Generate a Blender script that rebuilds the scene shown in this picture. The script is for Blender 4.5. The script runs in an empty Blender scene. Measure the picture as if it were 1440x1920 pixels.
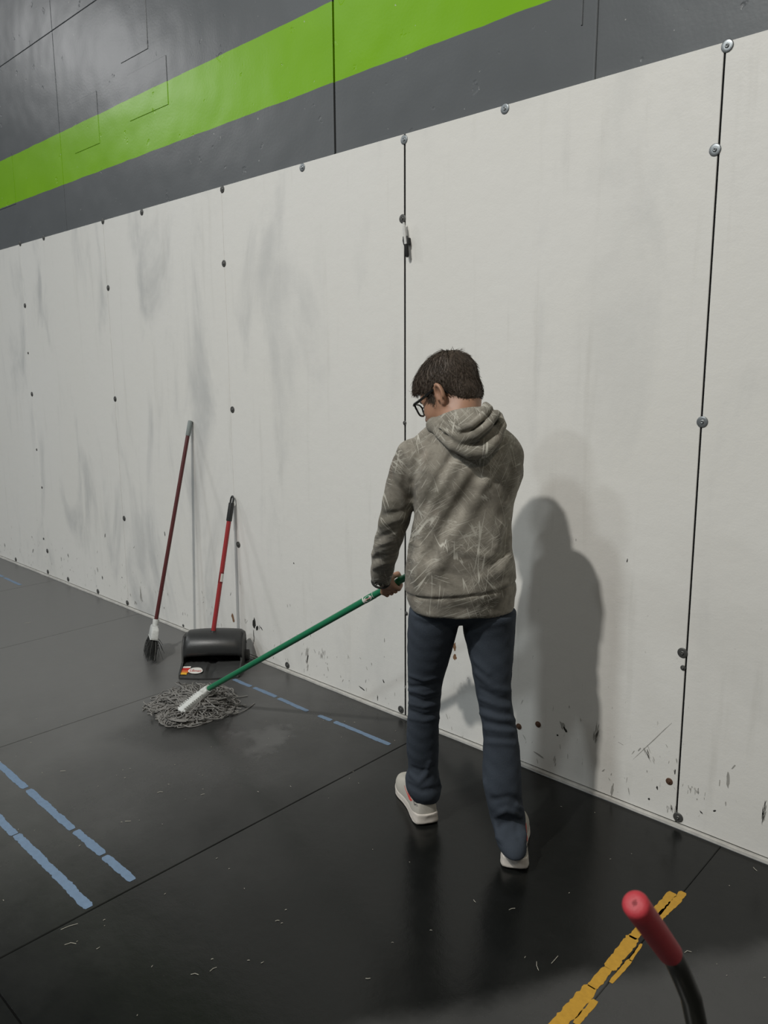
import bpy, bmesh, math, random
import numpy as np
from mathutils import Vector, Matrix

# ------------------------------------------------------------------ camera
SC = bpy.context.scene
CAM = np.array([0.9136, -2.4054, 1.5191])
YAW, PITCH, ROLL, FPX = 0.7534, 0.1785, -0.0062, 1439.1
def _axes():
    cy, sy = math.cos(YAW), math.sin(YAW)
    f0 = np.array([-sy, cy, 0.]); r0 = np.array([cy, sy, 0.]); u0 = np.array([0., 0., 1.])
    cp, sp = math.cos(PITCH), math.sin(PITCH)
    f = f0 * cp - u0 * sp; u = u0 * cp + f0 * sp
    cr, sr = math.cos(ROLL), math.sin(ROLL)
    return r0 * cr + u * sr, -r0 * sr + u * cr, f
RT, UP, FW = _axes()
FH = np.array([FW[0], FW[1], 0.]); FH /= np.linalg.norm(FH)
cam_d = bpy.data.cameras.new('camera'); cam_o = bpy.data.objects.new('camera', cam_d)
SC.collection.objects.link(cam_o); SC.camera = cam_o
cam_d.sensor_fit = 'HORIZONTAL'; cam_d.sensor_width = 36.0; cam_d.lens = 36.0 * FPX / 1440.0
cam_d.clip_start = 0.02; cam_d.clip_end = 200
cam_d.dof.use_dof = True; cam_d.dof.focus_distance = 2.9; cam_d.dof.aperture_fstop = 9.0
cam_o.matrix_world = Matrix(((RT[0], UP[0], -FW[0], CAM[0]), (RT[1], UP[1], -FW[1], CAM[1]),
                             (RT[2], UP[2], -FW[2], CAM[2]), (0, 0, 0, 1)))

# ------------------------------------------------------------------ world, lights, exposure
SC.view_settings.view_transform = 'Standard'; SC.view_settings.look = 'None'
SC.view_settings.gamma = 1.0; SC.view_settings.use_curve_mapping = False
SC.view_settings.exposure = 0.0
wd = bpy.data.worlds.new('hall_ambient'); SC.world = wd; wd.use_nodes = True
wd.node_tree.nodes['Background'].inputs[0].default_value = (0.90, 0.97, 1.0, 1)
wd.node_tree.nodes['Background'].inputs[1].default_value = 0.075
def ceiling_lamp(loc, power, col, sx, sy, rz=0.0):
    l = bpy.data.lights.new('ceiling_lamp', 'AREA'); l.shape = 'RECTANGLE'; l.size = sx; l.size_y = sy
    l.energy = power * .485; l.color = col
    o = bpy.data.objects.new('ceiling_lamp', l); SC.collection.objects.link(o)
    o.location = loc; o.rotation_euler = (0, 0, rz)
    return o
WARM = (1.0, 0.93, 0.82); COOL = (0.90, 0.97, 1.0)
ceiling_lamp((-0.80, -4.50, 5.8), 610, (1.0, 0.965, 0.91), .17, .17)
ceiling_lamp((-1.60, -5.25, 5.8), 200, COOL, .45, .45)
ceiling_lamp((-2.20, -8.40, 5.8), 310, COOL, .6, .6)
ceiling_lamp((-5.60, -4.20, 5.8), 110, COOL, .45, .45)
ceiling_lamp((3.60, -4.30, 5.8), 130, (1.0, .88, .70), .45, .45)
ceiling_lamp((-10.3, -4.00, 6.1), 480, (1, 1, 1), .6, .6)

# ------------------------------------------------------------------ generic helpers
COL = SC.collection
random.seed(7); RNG = np.random.default_rng(7)
def ray(px, py): return FW + RT * (px - 720) / FPX - UP * (py - 960) / FPX
def on_plane(px, py, n, c):
    d = ray(px, py); n = np.array(n, float); return CAM + d * ((c - n @ CAM) / (n @ d))
def on_floor(px, py, z=0.0): return on_plane(px, py, (0, 0, 1), z)
def on_wall(px, py, y=0.0): return on_plane(px, py, (0, 1, 0), y)
def at(px, py, s): return on_plane(px, py, FH, s + FH @ CAM)          # s = horizontal distance from the viewpoint
def at_depth(px, py, t): return CAM + ray(px, py) * t

def tag(o, label=None, cat=None, group=None, kind=None):
    if label: o['label'] = label
    if cat: o['category'] = cat
    if group: o['group'] = group
    if kind: o['kind'] = kind
    return o
def empty(name, loc=(0, 0, 0)):
    o = bpy.data.objects.new(name, None); COL.objects.link(o); o.location = loc; o.empty_display_size = .1
    return o
def world_of(o):
    b = o.matrix_basis
    return b if o.parent is None else world_of(o.parent) @ o.matrix_parent_inverse @ b
def link_mesh(name, me, mat, parent=None, smooth=True):
    o = bpy.data.objects.new(name, me); COL.objects.link(o)
    if mat is not None and not me.materials: me.materials.append(mat)
    if smooth: me.polygons.foreach_set('use_smooth', [True] * len(me.polygons))
    if parent is not None:
        o.parent = parent
        o.matrix_parent_inverse = world_of(parent).inverted()          # children keep world coordinates
    return o
def mesh_of(verts, faces):
    me = bpy.data.meshes.new('m'); me.from_pydata([tuple(map(float, v)) for v in verts], [], [tuple(int(i) for i in f) for f in faces])
    me.validate(); me.update(); return me
class MB:
    """collects simple shapes into one mesh"""
    def __init__(s): s.v = []; s.f = []
    def add(s, vs, fs):
        n = len(s.v); s.v += [tuple(map(float, v)) for v in vs]; s.f += [tuple(n + i for i in f) for f in fs]
    def box(s, lo, hi, ax=None, org=(0, 0, 0)):
        c = [(x, y, z) for x in (lo[0], hi[0]) for y in (lo[1], hi[1]) for z in (lo[2], hi[2])]
        if ax is not None: c = [np.array(org) + ax[0] * p[0] + ax[1] * p[1] + ax[2] * p[2] for p in c]
        s.add(c, [(0, 1, 3, 2), (4, 6, 7, 5), (0, 4, 5, 1), (2, 3, 7, 6), (0, 2, 6, 4), (1, 5, 7, 3)])
    def tube(s, pts, rad, n=12, cap=True, flat=1.0, ref=None):
        pts = [np.array(p, float) for p in pts]; k = len(pts)
        rad = [rad] * k if np.isscalar(rad) else rad
        T = [pts[min(i + 1, k - 1)] - pts[max(i - 1, 0)] for i in range(k)]
        T = [t / (np.linalg.norm(t) + 1e-12) for t in T]
        a = np.array(ref, float) if ref is not None else (np.array([0, 0, 1.]) if abs(T[0][2]) < .9 else np.array([1., 0, 0]))
        vs = []
        for i in range(k):
            a = a - T[i] * (a @ T[i]); a /= np.linalg.norm(a) + 1e-12; b = np.cross(T[i], a)
            for j in range(n):
                t = 2 * math.pi * j / n
                vs.append(pts[i] + rad[i] * (a * math.cos(t) * flat + b * math.sin(t)))
        fs = [(i * n + j, i * n + (j + 1) % n, (i + 1) * n + (j + 1) % n, (i + 1) * n + j) for i in range(k - 1) for j in range(n)]
        if cap: fs += [tuple(range(n))[::-1], tuple((k - 1) * n + j for j in range(n))]
        s.add(vs, fs)
    def poly(s, pts): s.add(pts, [tuple(range(len(pts)))])
    def build(s, name, mat, parent=None, smooth=True, bevel=0.0, seg=2):
        me = mesh_of(s.v, s.f)
        if bevel:
            bm = bmesh.new(); bm.from_mesh(me)
            es = [e for e in bm.edges if len(e.link_faces) == 2 and e.calc_face_angle(0) > .6]
            bmesh.ops.bevel(bm, geom=es, offset=bevel, segments=seg, profile=.5, affect='EDGES'); bm.to_mesh(me); bm.free()
        bm = bmesh.new(); bm.from_mesh(me); bmesh.ops.recalc_face_normals(bm, faces=bm.faces); bm.to_mesh(me); bm.free()
        o = link_mesh(name, me, mat, parent, smooth)
        if smooth:
            try: me.set_sharp_from_angle(angle=.7)
            except Exception: pass
        return o

# ------------------------------------------------------------------ materials
def new_mat(name):
    m = bpy.data.materials.new(name); m.use_nodes = True
    nt = m.node_tree; return m, nt, nt.nodes['Principled BSDF']
def srgb(r, g, b):
    f = lambda c: ((c / 255 + .055) / 1.055) ** 2.4 if c / 255 > .04045 else c / 255 / 12.92
    return (f(r), f(g), f(b), 1)
class G:
    """small node-graph helper"""
    def __init__(s, nt): s.nt = nt
    def n(s, t, **k):
        x = s.nt.nodes.new(t)
        for a, b in k.items(): setattr(x, a, b)
        return x
    def link(s, a, b): s.nt.links.new(a, b)
    def put(s, sock, v):
        if hasattr(v, 'is_linked') or isinstance(v, bpy.types.NodeSocket): s.link(v, sock)
        else: sock.default_value = v
    def pos(s): return s.n('ShaderNodeNewGeometry').outputs['Position']
    def mapv(s, v, scale=(1, 1, 1), rot=(0, 0, 0), loc=(0, 0, 0), vt='POINT'):
        x = s.n('ShaderNodeMapping', vector_type=vt); s.link(v, x.inputs['Vector'])
        x.inputs['Scale'].default_value = scale; x.inputs['Rotation'].default_value = rot; x.inputs['Location'].default_value = loc
        return x.outputs[0]
    def noise(s, v, scale, detail=4, rough=.55, dist=0.0):
        x = s.n('ShaderNodeTexNoise'); s.link(v, x.inputs['Vector'])
        x.inputs['Scale'].default_value = scale; x.inputs['Detail'].default_value = detail
        x.inputs['Roughness'].default_value = rough; x.inputs['Distortion'].default_value = dist
        return x.outputs['Fac']
    def voro(s, v, scale, feature='F1', rand=1.0):
        x = s.n('ShaderNodeTexVoronoi', feature=feature); s.link(v, x.inputs['Vector'])
        x.inputs['Scale'].default_value = scale; x.inputs['Randomness'].default_value = rand
        return x.outputs['Distance']
    def ramp(s, v, *st):
        x = s.n('ShaderNodeValToRGB'); s.link(v, x.inputs[0]); e = x.color_ramp.elements
        while len(e) < len(st): e.new(.5)
        for q, (p, c) in zip(e, st):
            q.position = p; q.color = c if hasattr(c, '__len__') else (c, c, c, 1)
        return x.outputs[0]
    def step(s, v, a, b, lo=0.0, hi=1.0):
        x = s.n('ShaderNodeMapRange', interpolation_type='SMOOTHSTEP'); s.link(v, x.inputs[0])
        for i, q in enumerate((a, b, lo, hi)): x.inputs[1 + i].default_value = q
        return x.outputs[0]
    def m(s, op, a, b=0.0, clamp=False):
        x = s.n('ShaderNodeMath', operation=op, use_clamp=clamp); s.put(x.inputs[0], a); s.put(x.inputs[1], b); return x.outputs[0]
    def mix(s, f, a, b, blend='MIX'):
        x = s.n('ShaderNodeMix', data_type='RGBA', blend_type=blend)
        s.put(x.inputs[0], f); s.put(x.inputs[6], a); s.put(x.inputs[7], b); return x.outputs[2]
    def xyz(s, v):
        x = s.n('ShaderNodeSeparateXYZ'); s.link(v, x.inputs[0]); return x.outputs
    def bump(s, h, strength, dist=.01):
        x = s.n('ShaderNodeBump'); s.link(h, x.inputs['Height']); x.inputs['Strength'].default_value = strength
        x.inputs['Distance'].default_value = dist; return x.outputs[0]
def simple(name, col, rough=.5, spec=.5, metal=0.0, vary=.12, vscale=40, bump=0.0, bscale=200):
    m, nt, b = new_mat(name); g = G(nt); p = g.pos()
    n = g.noise(p, vscale)
    c = g.mix(n, tuple(x * (1 - vary) for x in col[:3]) + (1,), tuple(min(1, x * (1 + vary)) for x in col[:3]) + (1,))
    g.link(c, b.inputs['Base Color']); b.inputs['Roughness'].default_value = rough
    b.inputs['Specular IOR Level'].default_value = spec; b.inputs['Metallic'].default_value = metal
    if bump: g.link(g.bump(g.noise(p, bscale), bump, .003), b.inputs['Normal'])
    return m

def panel_material():
    m, nt, b = new_mat('white_painted_plywood'); g = G(nt); p = g.pos(); x, y, z = g.xyz(p)[0:3]
    base = g.mix(g.noise(p, 1.1, 2), (.70, .69, .645, 1), (.73, .725, .70, 1))
    # soft hand and ball smudges, stretched upwards
    sm = g.step(g.noise(g.mapv(p, (1.6, 1, .55)), 1.7, 5, .6, .6), .50, .74)
    far = g.step(x, -1.4, -3.0, .30, .85)
    base = g.mix(g.m('MULTIPLY', sm, far), base, (.47, .475, .465, 1))
    st = g.step(g.noise(g.mapv(p, (9, 1, .7)), 1.6, 4, .6), .56, .78)
    base = g.mix(g.m('MULTIPLY', st, .28), base, (.50, .49, .45, 1))
    # vertical kick streaks low on the wall
    low = g.step(z, .62, .05)
    k = g.step(g.noise(g.mapv(p, (46, 1, 6)), 2.2, 3, .6), .665, .74)
    k = g.m('MULTIPLY', k, g.step(g.noise(g.mapv(p, (1, 1, 1), loc=(3, 0, 0)), 3.2, 3), .44, .62))
    base = g.mix(g.m('MULTIPLY', g.m('MULTIPLY', k, low), .75), base, (.13, .125, .11, 1))
    fs = g.step(g.noise(g.mapv(p, (20, 1, 11), rot=(0, .5, 0)), 3.1, 2), .71, .75)
    base = g.mix(g.m('MULTIPLY', g.m('MULTIPLY', fs, g.step(z, 1.5, .1)), .35), base, (.25, .24, .22, 1))
    g.link(base, b.inputs['Base Color']); b.inputs['Roughness'].default_value = .48
    b.inputs['Specular IOR Level'].default_value = .35
    h = g.m('ADD', g.m('MULTIPLY', g.noise(p, 14, 4), .7), g.m('MULTIPLY', g.noise(p, 160, 2), .12))
    g.link(g.bump(h, .22, .01), b.inputs['Normal'])
    return m
def upper_wall_material():
    m, nt, b = new_mat('grey_and_green_wall_paint'); g = G(nt); p = g.pos(); x, y, z = g.xyz(p)[0:3]
    wob = g.m('MULTIPLY', g.m('SUBTRACT', g.noise(g.mapv(p, (1, 1, .3)), 5, 3), .5), .012)
    zz = g.m('ADD', z, wob)
    band = g.m('MULTIPLY', g.step(zz, 2.727, 2.731), g.step(zz, 3.042, 3.038))
    grey = g.mix(g.noise(p, 3, 4), (.098, .106, .112, 1), (.122, .130, .136, 1))
    green = g.mix(g.noise(p, 4, 3), (.175, .40, .002, 1), (.21, .46, .003, 1))
    c = g.mix(band, grey, green)
    spk = g.step(g.noise(g.mapv(p, (1, 1, 1)), 38, 2), .765, .785)
    c = g.mix(g.m('MULTIPLY', spk, .6), c, (.5, .5, .47, 1))
    g.link(c, b.inputs['Base Color']); b.inputs['Roughness'].default_value = .36; b.inputs['Specular IOR Level'].default_value = .23
    h = g.m('ADD', g.noise(p, 2.4, 2), g.m('MULTIPLY', g.noise(p, 70, 3), .03))
    chips = g.m('MULTIPLY', g.step(g.noise(p, 13, 3), .68, .74), .10)
    g.link(g.bump(g.m('SUBTRACT', h, chips), .55, .018), b.inputs['Normal'])
    return m
def rubber_material():
    m, nt, b = new_mat('black_rubber_mat'); g = G(nt); p = g.pos(); x, y, z = g.xyz(p)[0:3]
    # unmopped dust, with grazing sheen painted paler far along the wall; the rest wet
    n1 = g.m('MULTIPLY', g.m('SUBTRACT', g.noise(p, 2.3, 5, .6), .5), 1.3)
    dry_sheen = g.step(g.m('ADD', x, g.m('MULTIPLY', n1, .8)), -.55, -3.0)
    edge = g.m('ADD', g.m('SUBTRACT', g.m('MULTIPLY', x, .829), g.m('MULTIPLY', y, .559)), g.m('MULTIPLY', n1, .16))      # mopped up to this edge
    dry_sheen = g.m('MAXIMUM', dry_sheen, g.step(edge, .50, .60, 0.0, .38))
    # freshly wetted around the mop
    d0 = g.n('ShaderNodeVectorMath', operation='DISTANCE'); g.link(p, d0.inputs[0]); d0.inputs[1].default_value = (-1.86, -.72, 0)
    dry_sheen = g.m('MULTIPLY', dry_sheen, g.step(g.m('ADD', d0.outputs['Value'], g.m('MULTIPLY', n1, .5)), .14, .34, .45, 1.0))
    # a drying patch between the mop and the feet
    d = g.n('ShaderNodeVectorMath', operation='DISTANCE'); g.link(p, d.inputs[0]); d.inputs[1].default_value = (-1.55, -.52, 0)
    pp = g.step(g.m('ADD', d.outputs['Value'], g.m('MULTIPLY', n1, .6)), .22, .08)
    dry_sheen = g.m('MAXIMUM', dry_sheen, g.m('MULTIPLY', pp, .62))
    dust = g.noise(p, 9, 6, .7)
    c = g.mix(dust, (.004, .0046, .0043, 1), (.009, .0095, .0088, 1))
    cd = g.mix(dust, (.082, .082, .080, 1), (.118, .117, .114, 1))
    c = g.mix(dry_sheen, c, cd)
    fl = g.step(g.noise(p, 210, 2), .70, .75)
    fl = g.m('MULTIPLY', fl, g.step(g.noise(p, 5, 4), .52, .68))
    c = g.mix(g.m('MULTIPLY', fl, g.m('ADD', g.m('MULTIPLY', dry_sheen, .5), .06)), c, (.40, .39, .36, 1))
    g.link(c, b.inputs['Base Color'])
    r = g.m('ADD', g.m('MULTIPLY', dry_sheen, .16), g.m('ADD', .16, g.m('MULTIPLY', dust, .12)))
    g.link(r, b.inputs['Roughness']); g.link(g.m('ADD', g.m('MULTIPLY', dry_sheen, .34), .32), b.inputs['Specular IOR Level'])
    h = g.m('ADD', g.m('MULTIPLY', g.noise(p, 260, 3), .3), g.noise(p, 24, 3))
    g.link(g.bump(h, .12, .004), b.inputs['Normal'])
    return m
M = {}
M['panel'] = panel_material(); M['upper'] = upper_wall_material(); M['rubber'] = rubber_material()
M['void'] = simple('dark_gap_shade', (.006, .006, .006), .9, .1)  # black standing in for the shade inside gaps and holes
M['lip'] = simple('scuffed_white_trim', (.50, .49, .46), .6, .3, vary=.35, vscale=30)
M['zinc'] = simple('dull_zinc', (.26, .28, .29), .42, .5, .75, .25, 300)
M['zinc_dark'] = simple('grimy_zinc', (.10, .10, .095), .5, .5, .55, .35, 300)
M['rust'] = simple('rusty_steel', (.10, .055, .035), .7, .3, .2, .5, 300)
M['blue'] = simple('blue_line_paint', (.125, .185, .27), .55, .4, 0, .18, 60, .2, 300)
M['yellow'] = simple('yellow_line_paint', srgb(176, 134, 44), .55, .4, 0, .22, 70, .25, 300)

# ------------------------------------------------------------------ the setting
# grey precast wall with joints; white plywood panels fixed over its lower part
wall = empty('wall_back', (0, 0, 0)); tag(wall, kind='structure')
X0, X1 = -13.0, 5.2
bk = MB(); bk.box((X0, .030, 0), (X1, .20, 5.9)); bk.build('wall_core', M['void'], wall, smooth=False)
cols = [X0, -10.2, -7.2, -4.17, -1.632, 1.7, X1]; rows_z = [2.41, 3.635, 5.9]
for i in range(len(cols) - 1):
    for j in range(2):
        a, c = cols[i], cols[i + 1]
        gapx = .0055 if (j == 0 or cols[i] == -1.632 or cols[i + 1] == -1.632) else .0018
        ga = .0055 if a == -1.632 else .0012; gc = .0055 if c == -1.632 else .0012
        mb = MB(); mb.box((a + ga, .016, rows_z[j] + .001), (c - gc, .045, rows_z[j + 1] - .001))
        mb.build('concrete_slab', M['upper'], wall, smooth=False, bevel=.003)
def ridge(x, z0, z1, w=.012, h=.004):
    mb = MB(); mb.tube([(x, .016, z0), (x + .004, .016, (z0 + z1) / 2), (x, .016, z1)], w / 2, 8, flat=1.0)
    mb.build('filled_joint', M['upper'], wall)
ridge(-.418, 2.44, 3.6, .010); ridge(-.470, 2.62, 3.6, .007)
for (xa, xb, za, zb) in ((-3.30, -2.90, 2.925, 3.165), (-3.36, -3.07, 3.24, 3.50), (-5.28, -4.925, 2.72, 3.06), (-3.98, -3.66, 2.88, 3.17), (-6.3, -5.9, 2.9, 3.2)):
    mb = MB(); mb.box((xa, .0130, za), (xb, .02, zb)); mb.build('patch_plate', M['upper'], wall, smooth=False, bevel=.002, seg=1)

PW = 1.22; PH_ = 2.44
panels = []
gaps = {0: (.0028, .0028), -1: (.0042, .0042), -2: (.0006, .0006), -3: (.0014, .0014), -4: (.0008, .0008)}
for k in range(-10, 4):          # panel k spans x = k*PW .. (k+1)*PW
    gl = gaps.get(k, (.001, .001))[0]; gr = gaps.get(k + 1, (.001, .001))[0]
    mb = MB()
    xl, xr = k * PW + gl, (k + 1) * PW - gr
    sl = .006 if k == 0 else 0; sr = .006 if k == -1 else 0      # the seam nearest the right edge is slightly out of plumb
    mb.add([(xl + sl, 0, .016), (xr + sr, 0, .016), (xr - sr * .3, 0, PH_), (xl - sl * .3, 0, PH_),
            (xl + sl, .0155, .016), (xr + sr, .0155, .016), (xr - sr * .3, .0155, PH_), (xl - sl * .3, .0155, PH_)],
           [(0, 1, 2, 3), (7, 6, 5, 4), (0, 4, 5, 1), (1, 5, 6, 2), (2, 6, 7, 3), (3, 7, 4, 0)])
    panels.append(mb.build('wall_panel', M['panel'], wall, smooth=False, bevel=.0015, seg=1))
for k, w in ((0, .0028), (-1, .0042), (-2, .0006), (-3, .0014), (-4, .0008)):
    t = .006 if k == 0 else 0
    mb = MB(); mb.add([(k * PW - w + t, .0022, .016), (k * PW + w + t, .0022, .016), (k * PW + w - t * .3, .0022, PH_ - .001), (k * PW - w - t * .3, .0022, PH_ - .001),
                       (k * PW - w + t, .03, .016), (k * PW + w + t, .03, .016), (k * PW + w - t * .3, .03, PH_ - .001), (k * PW - w - t * .3, .03, PH_ - .001)],
                      [(0, 1, 2, 3), (7, 6, 5, 4), (0, 4, 5, 1), (1, 5, 6, 2), (2, 6, 7, 3), (3, 7, 4, 0)])
    mb.build('seam_shade_strip', M['void'], wall, smooth=False)  # added black strip that paints the shade of an open panel gap
def panel_at(x): return panels[int(math.floor(x / PW)) + 10]
# fastening washers with a screw in the middle
def washer_mesh(r, mat):
    mb = MB(); n = 20
    prof = [(r, 0), (r, .0022), (r * .86, .0034), (r * .42, .0030), (r * .34, .0030), (r * .30, .0062), (r * .16, .0066), (r * .12, .0040), (0.0005, .0040)]
    vs = [(a * math.cos(2 * math.pi * j / n), -h, a * math.sin(2 * math.pi * j / n)) for a, h in prof for j in range(n)]
    fs = [(i * n + j, i * n + (j + 1) % n, (i + 1) * n + (j + 1) % n, (i + 1) * n + j) for i in range(len(prof) - 1) for j in range(n)]
    mb.add(vs, fs); me = mesh_of(mb.v, mb.f); me.materials.append(mat)
    me.polygons.foreach_set('use_smooth', [True] * len(me.polygons)); return me
W_big = washer_mesh(.0175, M['zinc']); W_dark = washer_mesh(.017, M['zinc_dark']); W_small = washer_mesh(.009, M['zinc_dark']); W_rust = washer_mesh(.012, M['rust'])
def washer(x, z, me):
    pn = panel_at(x + (1e-3 if x < 0 else 0)); o = bpy.data.objects.new('washer', me); COL.objects.link(o)
    o.parent = pn; o.location = (x, .0004, z); o.rotation_euler = (0, random.uniform(0, 6), 0)
    o.matrix_parent_inverse = Matrix.Identity(4)
for q in ((1364, 86), (1341, 281), (1317, 791), (947, 204), (758, 262), (567, 314)): a = on_wall(*q); washer(a[0], a[2], W_big)
for q in ((1280, 1224), (1271, 1540), (755, 410), (417, 355), (420, 494), (436, 768), (447, 1021), (752, 1331), (193, 415), (203, 540), (216, 748), (233, 972),
          (239, 1132), (266, 398), (38, 457), (82, 446), (47, 573), (60, 739), (90, 1072), (89, 1033), (128, 1086), (184, 1111), (539, 1248), (30, 1050)):
    a = on_wall(*q); washer(a[0], max(a[2], .036), W_dark)
for q in ((759, 793), (53, 662), (69, 843), (79, 914), (82, 1010), (344, 1176), (1281, 1252), (762, 1150)): a = on_wall(*q); washer(a[0], max(a[2], .03), W_small)
for q in ((1255, 1465), (973, 1362), (1009, 1358)): a = on_wall(*q); washer(a[0], a[2], W_rust)
for x, z in ((-6.1, 2.42), (-6.1, 1.9), (-6.1, 1.3), (-6.1, .6), (1.22, 2.42), (1.22, 1.36), (1.22, .6)): washer(x, z, W_dark)

# chips, gouges and scuffs on the panels
M['scuff'] = simple('black_scuff', (.030, .030, .028), .7, .2, 0, .4, 90)
M['scuff_soft'] = simple('grey_scuff', (.33, .325, .30), .7, .2, 0, .3, 90)
M['chip'] = simple('bare_wood_chip', (.20, .115, .065), .8, .2, 0, .45, 120)
def blob(mb, x, z, w, h, ang=0.0, n=12, rag=.35, y=-.0007):
    c, s = math.cos(ang), math.sin(ang); vs = []
    for j in range(n):
        t = 2 * math.pi * j / n; k = 1 + random.uniform(-rag, rag)
        a, b = w / 2 * math.cos(t) * k, h / 2 * math.sin(t) * k
        vs.append((x + a * c - b * s, y, z + a * s + b * c))
    mb.add([(x, y, z)] + vs, [(0, 1 + (j + 1) % n, 1 + j) for j in range(n)])
marks = {}
def mark(kind, px, py, w, h, ang=0.0, rag=.35):
    a = on_wall(px, py); k = int(math.floor(a[0] / PW)) + 10
    if kind == 'scuff_soft' and w * h > .0006:           # broad rubs are bundles of thin streaks
        for _ in range(16):
            u, v_ = random.gauss(0, .3), random.gauss(0, .25)
            blob(marks.setdefault((k, kind), MB()), a[0] + u * w, a[2] + v_ * h, random.uniform(.0012, .003), h * random.uniform(.25, .6), ang + random.gauss(0, .1), 8)
        return
    blob(marks.setdefault((k, kind), MB()), a[0], a[2], w, h, ang, rag=rag)
mark('chip', 852, 1212, .016, .035); mark('chip', 853, 1232, .016, .026); mark('chip', 437, 1160, .020, .060, .35)
mark('scuff', 477, 1168, .030, .052); mark('scuff', 482, 1178, .022, .03); mark('scuff', 476, 1192, .006, .06, .05); mark('scuff', 490, 1178, .035, .008, -.7); mark('scuff', 475, 1203, .005, .03)
mark('scuff_soft', 576, 1230, .012, .09, -.25); mark('scuff_soft', 604, 1226, .04, .05); mark('scuff', 577, 1235, .006, .06, -.25)
mark('scuff', 679, 1291, .035, .006, -.3); mark('scuff', 708, 1308, .005, .025); mark('scuff', 719, 1277, .006, .018, .5)
mark('scuff_soft', 1215, 1415, .030, .050, .5); mark('scuff_soft', 1302, 1482, .050, .030); mark('scuff_soft', 1258, 1515, .040, .030)
mark('scuff', 1232, 1477, .006, .014); mark('scuff', 1217, 1498, .008, .008); mark('scuff', 1340, 1520, .010, .006, .6); mark('scuff', 1315, 1523, .012, .005, -.7)
mark('scuff_soft', 1365, 1462, .010, .05, .1); mark('scuff_soft', 1432, 1520, .012, .07, -.1); mark('scuff_soft', 1148, 1480, .008, .05, -.1); mark('scuff_soft', 1118, 1375, .015, .06, -.2)
mark('scuff_soft', 1055, 1360, .02, .03, .4); mark('scuff', 1060, 1368, .010, .02, .5); mark('scuff', 1045, 1378, .008, .008); mark('scuff_soft', 1228, 1385, .0022, .20, -.62); mark('scuff_soft', 1010, 1415, .06, .006, -.3)
mark('scuff', 1176, 1051, .003, .013, -.1); mark('scuff_soft', 1080, 1012, .003, .01); mark('scuff', 760, 745, .004, .01)
mark('scuff', 197, 1004, .010, .028, -.3); mark('scuff', 9, 1022, .012, .032, .3); mark('scuff', 62, 1032, .010, .036, -.6); mark('scuff', 128, 1042, .012, .03, .4)
mark('scuff', 192, 1083, .013, .024); mark('scuff_soft', 264, 1115, .018, .10, .15); mark('scuff_soft', 183, 1068, .012, .03, .2); mark('scuff', 115, 1048, .006, .03); mark('scuff_soft', 254, 1130, .03, .025)
mark('scuff', 309, 1000, .008, .028, .1); mark('scuff', 551, 1056, .008, .008); mark('scuff', 229, 1083, .010, .008); mark('scuff', 308, 1140, .006, .012); mark('scuff', 60, 1007, .006, .018)
for _ in range(230):
    x = random.uniform(-6.0, .95); z = .03 + abs(random.gauss(0, .17))
    k = int(math.floor(x / PW)) + 10; kd = 'scuff_soft' if random.random() < .86 else 'scuff'
    w = random.uniform(.0015, .004); h = random.uniform(.005, .026)
    blob(marks.setdefault((k, kd), MB()), x, z, w, h, random.gauss(0, .35), 8)
for (k, kd), mb in marks.items():
    o = mb.build('chip_marks' if kd == 'chip' else 'scuff_marks', M[kd], panels[k], smooth=False); o['kind'] = 'stuff'

# thin white strip standing on the floor below the panels
mb = MB()
xs = np.arange(X0, X1, .11)
vs = []
for x in xs:
    j = random.uniform(-.0016, .0016)
    vs += [(x, .012, 0), (x, -.0095 + j, 0), (x, -.0090 + j, .0095 + j * .8), (x, .012, .0105)]
fs = [(i * 4 + a, i * 4 + (a + 1) % 4, i * 4 + 4 + (a + 1) % 4, i * 4 + 4 + a) for i in range(len(xs) - 1) for a in range(4)]
mb.add(vs, fs); tag(mb.build('baseboard_back', M['lip'], None, smooth=False), kind='structure')

# floor: black rubber mats laid edge to edge
floor = empty('floor', (0, 0, 0)); tag(floor, kind='structure')
mb = MB(); mb.box((X0, -9.0, -.06), (X1, .0, -.008)); mb.build('floor_slab', M['void'], floor, smooth=False)
fx = [-1.062 + 1.2225 * k for k in range(-10, 6)]; fy = [-.0115, -1.845, -3.68, -5.5, -7.3, -9.0]
for i in range(len(fx) - 1):
    for j in range(len(fy) - 1):
        g_ = .0016 if j == 0 else .002
        gl_ = .0003 if abs(fx[i] - .1605) < .01 else g_; gr2 = .0003 if abs(fx[i + 1] - .1605) < .01 else g_
        lo = (max(fx[i], X0) + gl_, fy[j + 1] + g_, -.012); hi = (min(fx[i + 1], X1) - gr2, fy[j] - (g_ if j else 0), 0)
        if hi[0] - lo[0] < .05: continue
        mb = MB(); mb.box(lo, hi); mb.build('rubber_mat', M['rubber'], floor, smooth=False, bevel=.0022, seg=1)

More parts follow.
